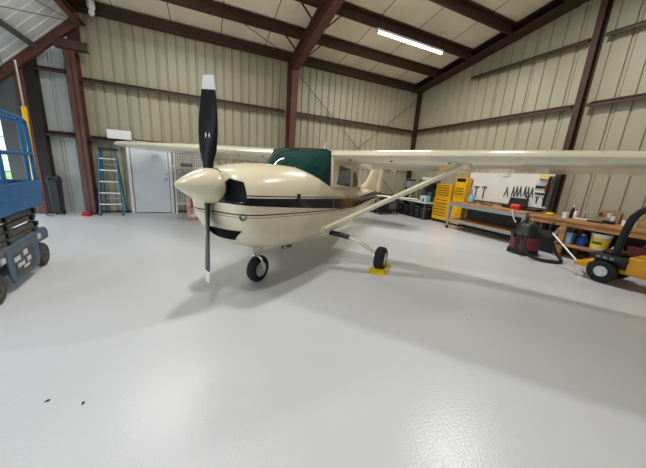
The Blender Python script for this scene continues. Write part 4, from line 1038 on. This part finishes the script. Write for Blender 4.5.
# ------------------------------------------------------------------ shop vacuum
vc = thing('shop_vacuum', 'black and dull red shop vacuum with curled black hose on the floor', 'vacuum cleaner', (6.42, 3.28, 0))
b = MB(); b.lathe((0, 0, .06), (0, 0, 1), [(0, .22), (.02, .25), (.33, .27), (.34, .26)], 32); b.build('tank', 'dullred', vc)
b = MB(); b.lathe((0, 0, .40), (0, 0, 1), [(0, .275), (.035, .285), (.07, .27), (.13, .21), (.22, .19), (.27, .14), (.28, .0)], 32); b.build('motor_head', 'black', vc)
b = MB(); b.lathe((0, 0, .035), (0, 0, 1), [(0, .26), (.03, .285), (.075, .275)], 32); b.build('base_ring', 'black', vc)
for k in range(4):
    a = PI/4+k*PI/2; caster(vc, .26*math.cos(a), .26*math.sin(a), r=.026)
b = MB(); b.tube([(-.02, -.13, .63), (-.02, -.11, .73), (-.02, .11, .73), (-.02, .13, .63)], .016, 8, 2); b.build('handle', 'black', vc)
for s_ in (-1, 1):
    b = MB(); b.beam((-.285, s_*.08, .36), (-.27, s_*.08, .46), .02, .05); b.build('latch', 'black', vc)
b = MB(); b.prism([(-.262, -.035, .12), (-.262, .035, .12), (-.27, .045, .38), (-.27, -.045, .38)], (-.012, 0, 0)); b.build('tank_rib', 'black', vc)
b = MB(); b.tube([(-.24, -.12, .34), (-.38, -.18, .26), (-.40, -.32, .07), (-.30, -.56, .035), (-.05, -.74, .035), (.14, -.66, .05), (.16, -.50, .20), (.06, -.44, .45), (-.02, -.52, .58)], .032, 10, 2); b.build('hose', 'rubber', vc)
b = MB(); b.tube([(-.02, -.52, .57), (-.05, -.56, .66), (-.10, -.60, .70)], .028, 10, 1); b.build('nozzle', 'grey', vc)

# ------------------------------------------------------------------ tow tug
tg = thing('tow_tug', 'yellow and black powered tow tug with big tyre and long tow bar', 'tow tug', (5.92, 1.77, 0))
wheel(tg, (0, .04, .19), (1, 0, 0), .19, .13, hub='alum', hk=.82); wheel(tg, (.56, .04, .19), (1, 0, 0), .19, .13, hub='alum', hk=.82)
b = MB(); b.cyl((0, .04, .19), (.56, .04, .19), .02, n=10); b.build('axle', 'dgrey', tg)
b = MB(); b.span((.10, -.85, .20), (.46, .24, .26)); b.build('frame', 'orange', tg, bevel=.006)
b = MB(); b.prism([(-.04, .22, .19), (-.04, .40, .19), (-.04, .40, .25), (-.04, .22, .29)], (.60, 0, 0)); b.build('front_bumper', 'orange', tg, bevel=.006)
b = MB(); b.span((.02, -.46, .24), (.52, -.20, .50)); b.build('battery_box', 'orange', tg, bevel=.01)
b = MB(); b.span((-.02, -.86, .20), (.54, -.48, .46)); b.build('rear_cover', 'orange', tg, bevel=.02)
b = MB(); b.span((-.06, -.20, .385), (.46, .22, .47)); b.span((.08, -.18, .27), (.44, .20, .385)); b.lathe((.24, .0, .47), (0, 0, 1), [(0, .17), (.03, .175), (.06, .13), (.065, 0)], 24); en = b.build('engine', 'black', tg, bevel=.01)
for k in range(3):
    b = MB(); b.span((-.066, .09-.08*k, .41), (-.06, .14-.08*k, .445)); b.build('worn_lettering', 'grey', en)
b = MB(); b.cyl((.06, -.05, .24), (.06, .22, .24), .035, n=12); b.build('muffler', 'dgrey', tg)
b = MB(); b.tube([(.10, -.02, .44), (.08, -.03, .70), (.05, -.06, 1.0), (.03, -.10, 1.16), (.0, -.28, 1.34), (.0, -.52, 1.40)], [.042, .042, .040, .036, .032, .030], 10, 1); b.build('handle_bar', 'black', tg)
b = MB(); b.tube([(.19, -.02, .44), (.19, -.03, .70), (.19, -.06, 1.0), (.19, -.10, 1.16), (.19, -.28, 1.34), (.19, -.52, 1.40)], .026, 10, 1); b.build('handle_bar', 'black', tg)
b = MB(); b.cyl((.0, -.28, 1.33), (.19, -.28, 1.33), .018, n=10); b.build('cross_bar', 'black', tg)
b = MB(); b.span((-.05, -.38, 1.28), (.10, -.22, 1.46)); b.build('control_box', 'black', tg, bevel=.02)
b = MB(); b.cyl((.05, .38, .22), (.28, .95, .60), .016, n=10); b.build('tow_bar', 'alum', tg)
b = MB(); b.tube([(.26, .93, .55), (.28, 1.0, .62), (.24, 1.0, .74), (.30, .98, .80)], .020, 8, 1); b.build('tow_hook', 'black', tg)
b = MB(); b.cyl((.05, .30, .045), (.05, .30, .20), .012, n=8); b.lathe((.03, .30, .045), (1, 0, 0), [(0, .01), (0, .045), (.04, .045), (.04, .01)], 14); b.build('jockey_wheel', 'alum', tg)

# ------------------------------------------------------------------ small dry leaves on the floor
for x, y, a, l in ((-.93, 1.85, .3, 'dark dry leaf on the floor, nearest the scissor lift'), (-.73, 1.76, 1.4, 'dark dry leaf on the floor, right beside the other leaf'), (2.71, 1.73, .8, 'tiny dark scrap on the floor in the wing shadow')):
    q = MB(); s_ = .014 if x < 0 else .010
    q.loft([[(x+math.cos(a)*u*s_-math.sin(a)*v*s_, y+math.sin(a)*u*s_+math.cos(a)*v*s_, .0005+.006*abs(v)+h_) for u, v in ((-1, 0), (-.3, -.5), (.6, -.3), (1, .1), (.3, .6))] for h_ in (0, .003)])
    tag(q.build('leaf', 'leafd'), l, 'leaf')

# ------------------------------------------------------------------ outside, seen past the lift
q = MB(); q.span((-45, 14, -.05), (-6.5, 60, -.005)); o = q.build('grass_verge', 'grass'); struct(o, 'green lawn outside the open hangar door')
hs_ = thing('house', 'white sided house with pale blue-grey roof seen through the open door', 'house', (-17.5, 31, 0), .35)
b = MB(); b.span((-4, -3, 0), (4, 3, 2.7)); b.build('house_wall', 'house', hs_)
b = MB(); b.prism([(-4.4, -3.5, 2.6), (-4.4, 3.5, 2.6), (-4.4, 0, 4.6)], (8.8, 0, 0)); b.build('roof', 'roofg', hs_)
for x in (-2, 1.5):
    b = MB(); b.span((x-.5, -3.05, 1.0), (x+.5, -2.99, 2.1)); w_ = b.build('window', 'dgrey', hs_); b = MB(); b.span((x-.6, -3.03, .9), (x+.6, -3.0, 2.2)); b.build('window_frame', 'white', w_)
fn = thing('fence', 'thin wire fence along the lawn outside the open door', 'fence', (-11, 20, 0), .2)
for k in range(9):
    b = MB(); b.cyl((-6+1.5*k, 0, 0), (-6+1.5*k, 0, 1.35), .035, n=8); b.build('post', 'dusty', fn)
b = MB()
for z in (.1, .4, .7, 1.0, 1.3): b.cyl((-6, 0, z), (6, 0, z), .018, n=6)
for k in range(80): b.cyl((-6+.15*k, 0, .08), (-6+.15*k, 0, 1.3), .007, n=4)
b.build('wire_mesh', 'dusty', fn)
for x, y, h_, l in ((-21, 42, 10, 'leafy green tree behind the house outside'), (-15.5, 44, 12, 'taller leafy green tree outside, nearer the door jamb'), (-27, 40, 11, 'broad leafy green tree outside, furthest from the door jamb')):
    t = thing('tree', l, 'tree', (x, y, 0))
    b = MB(); b.tube([(0, 0, 0), (.1, 0, h_*.3), (0, .1, h_*.6)], [.35, .28, .15], 10); b.build('trunk', 'bark', t)
    b = MB()
    for k in range(26):
        a = random.uniform(0, 2*PI); r_ = random.uniform(0, 2.6); z = random.uniform(.35, 1)*h_
        b.blob((r_*math.cos(a), r_*math.sin(a), z), random.uniform(.9, 1.6), 2, .25)
    b.build('crown', 'leaf', t, angle=10)
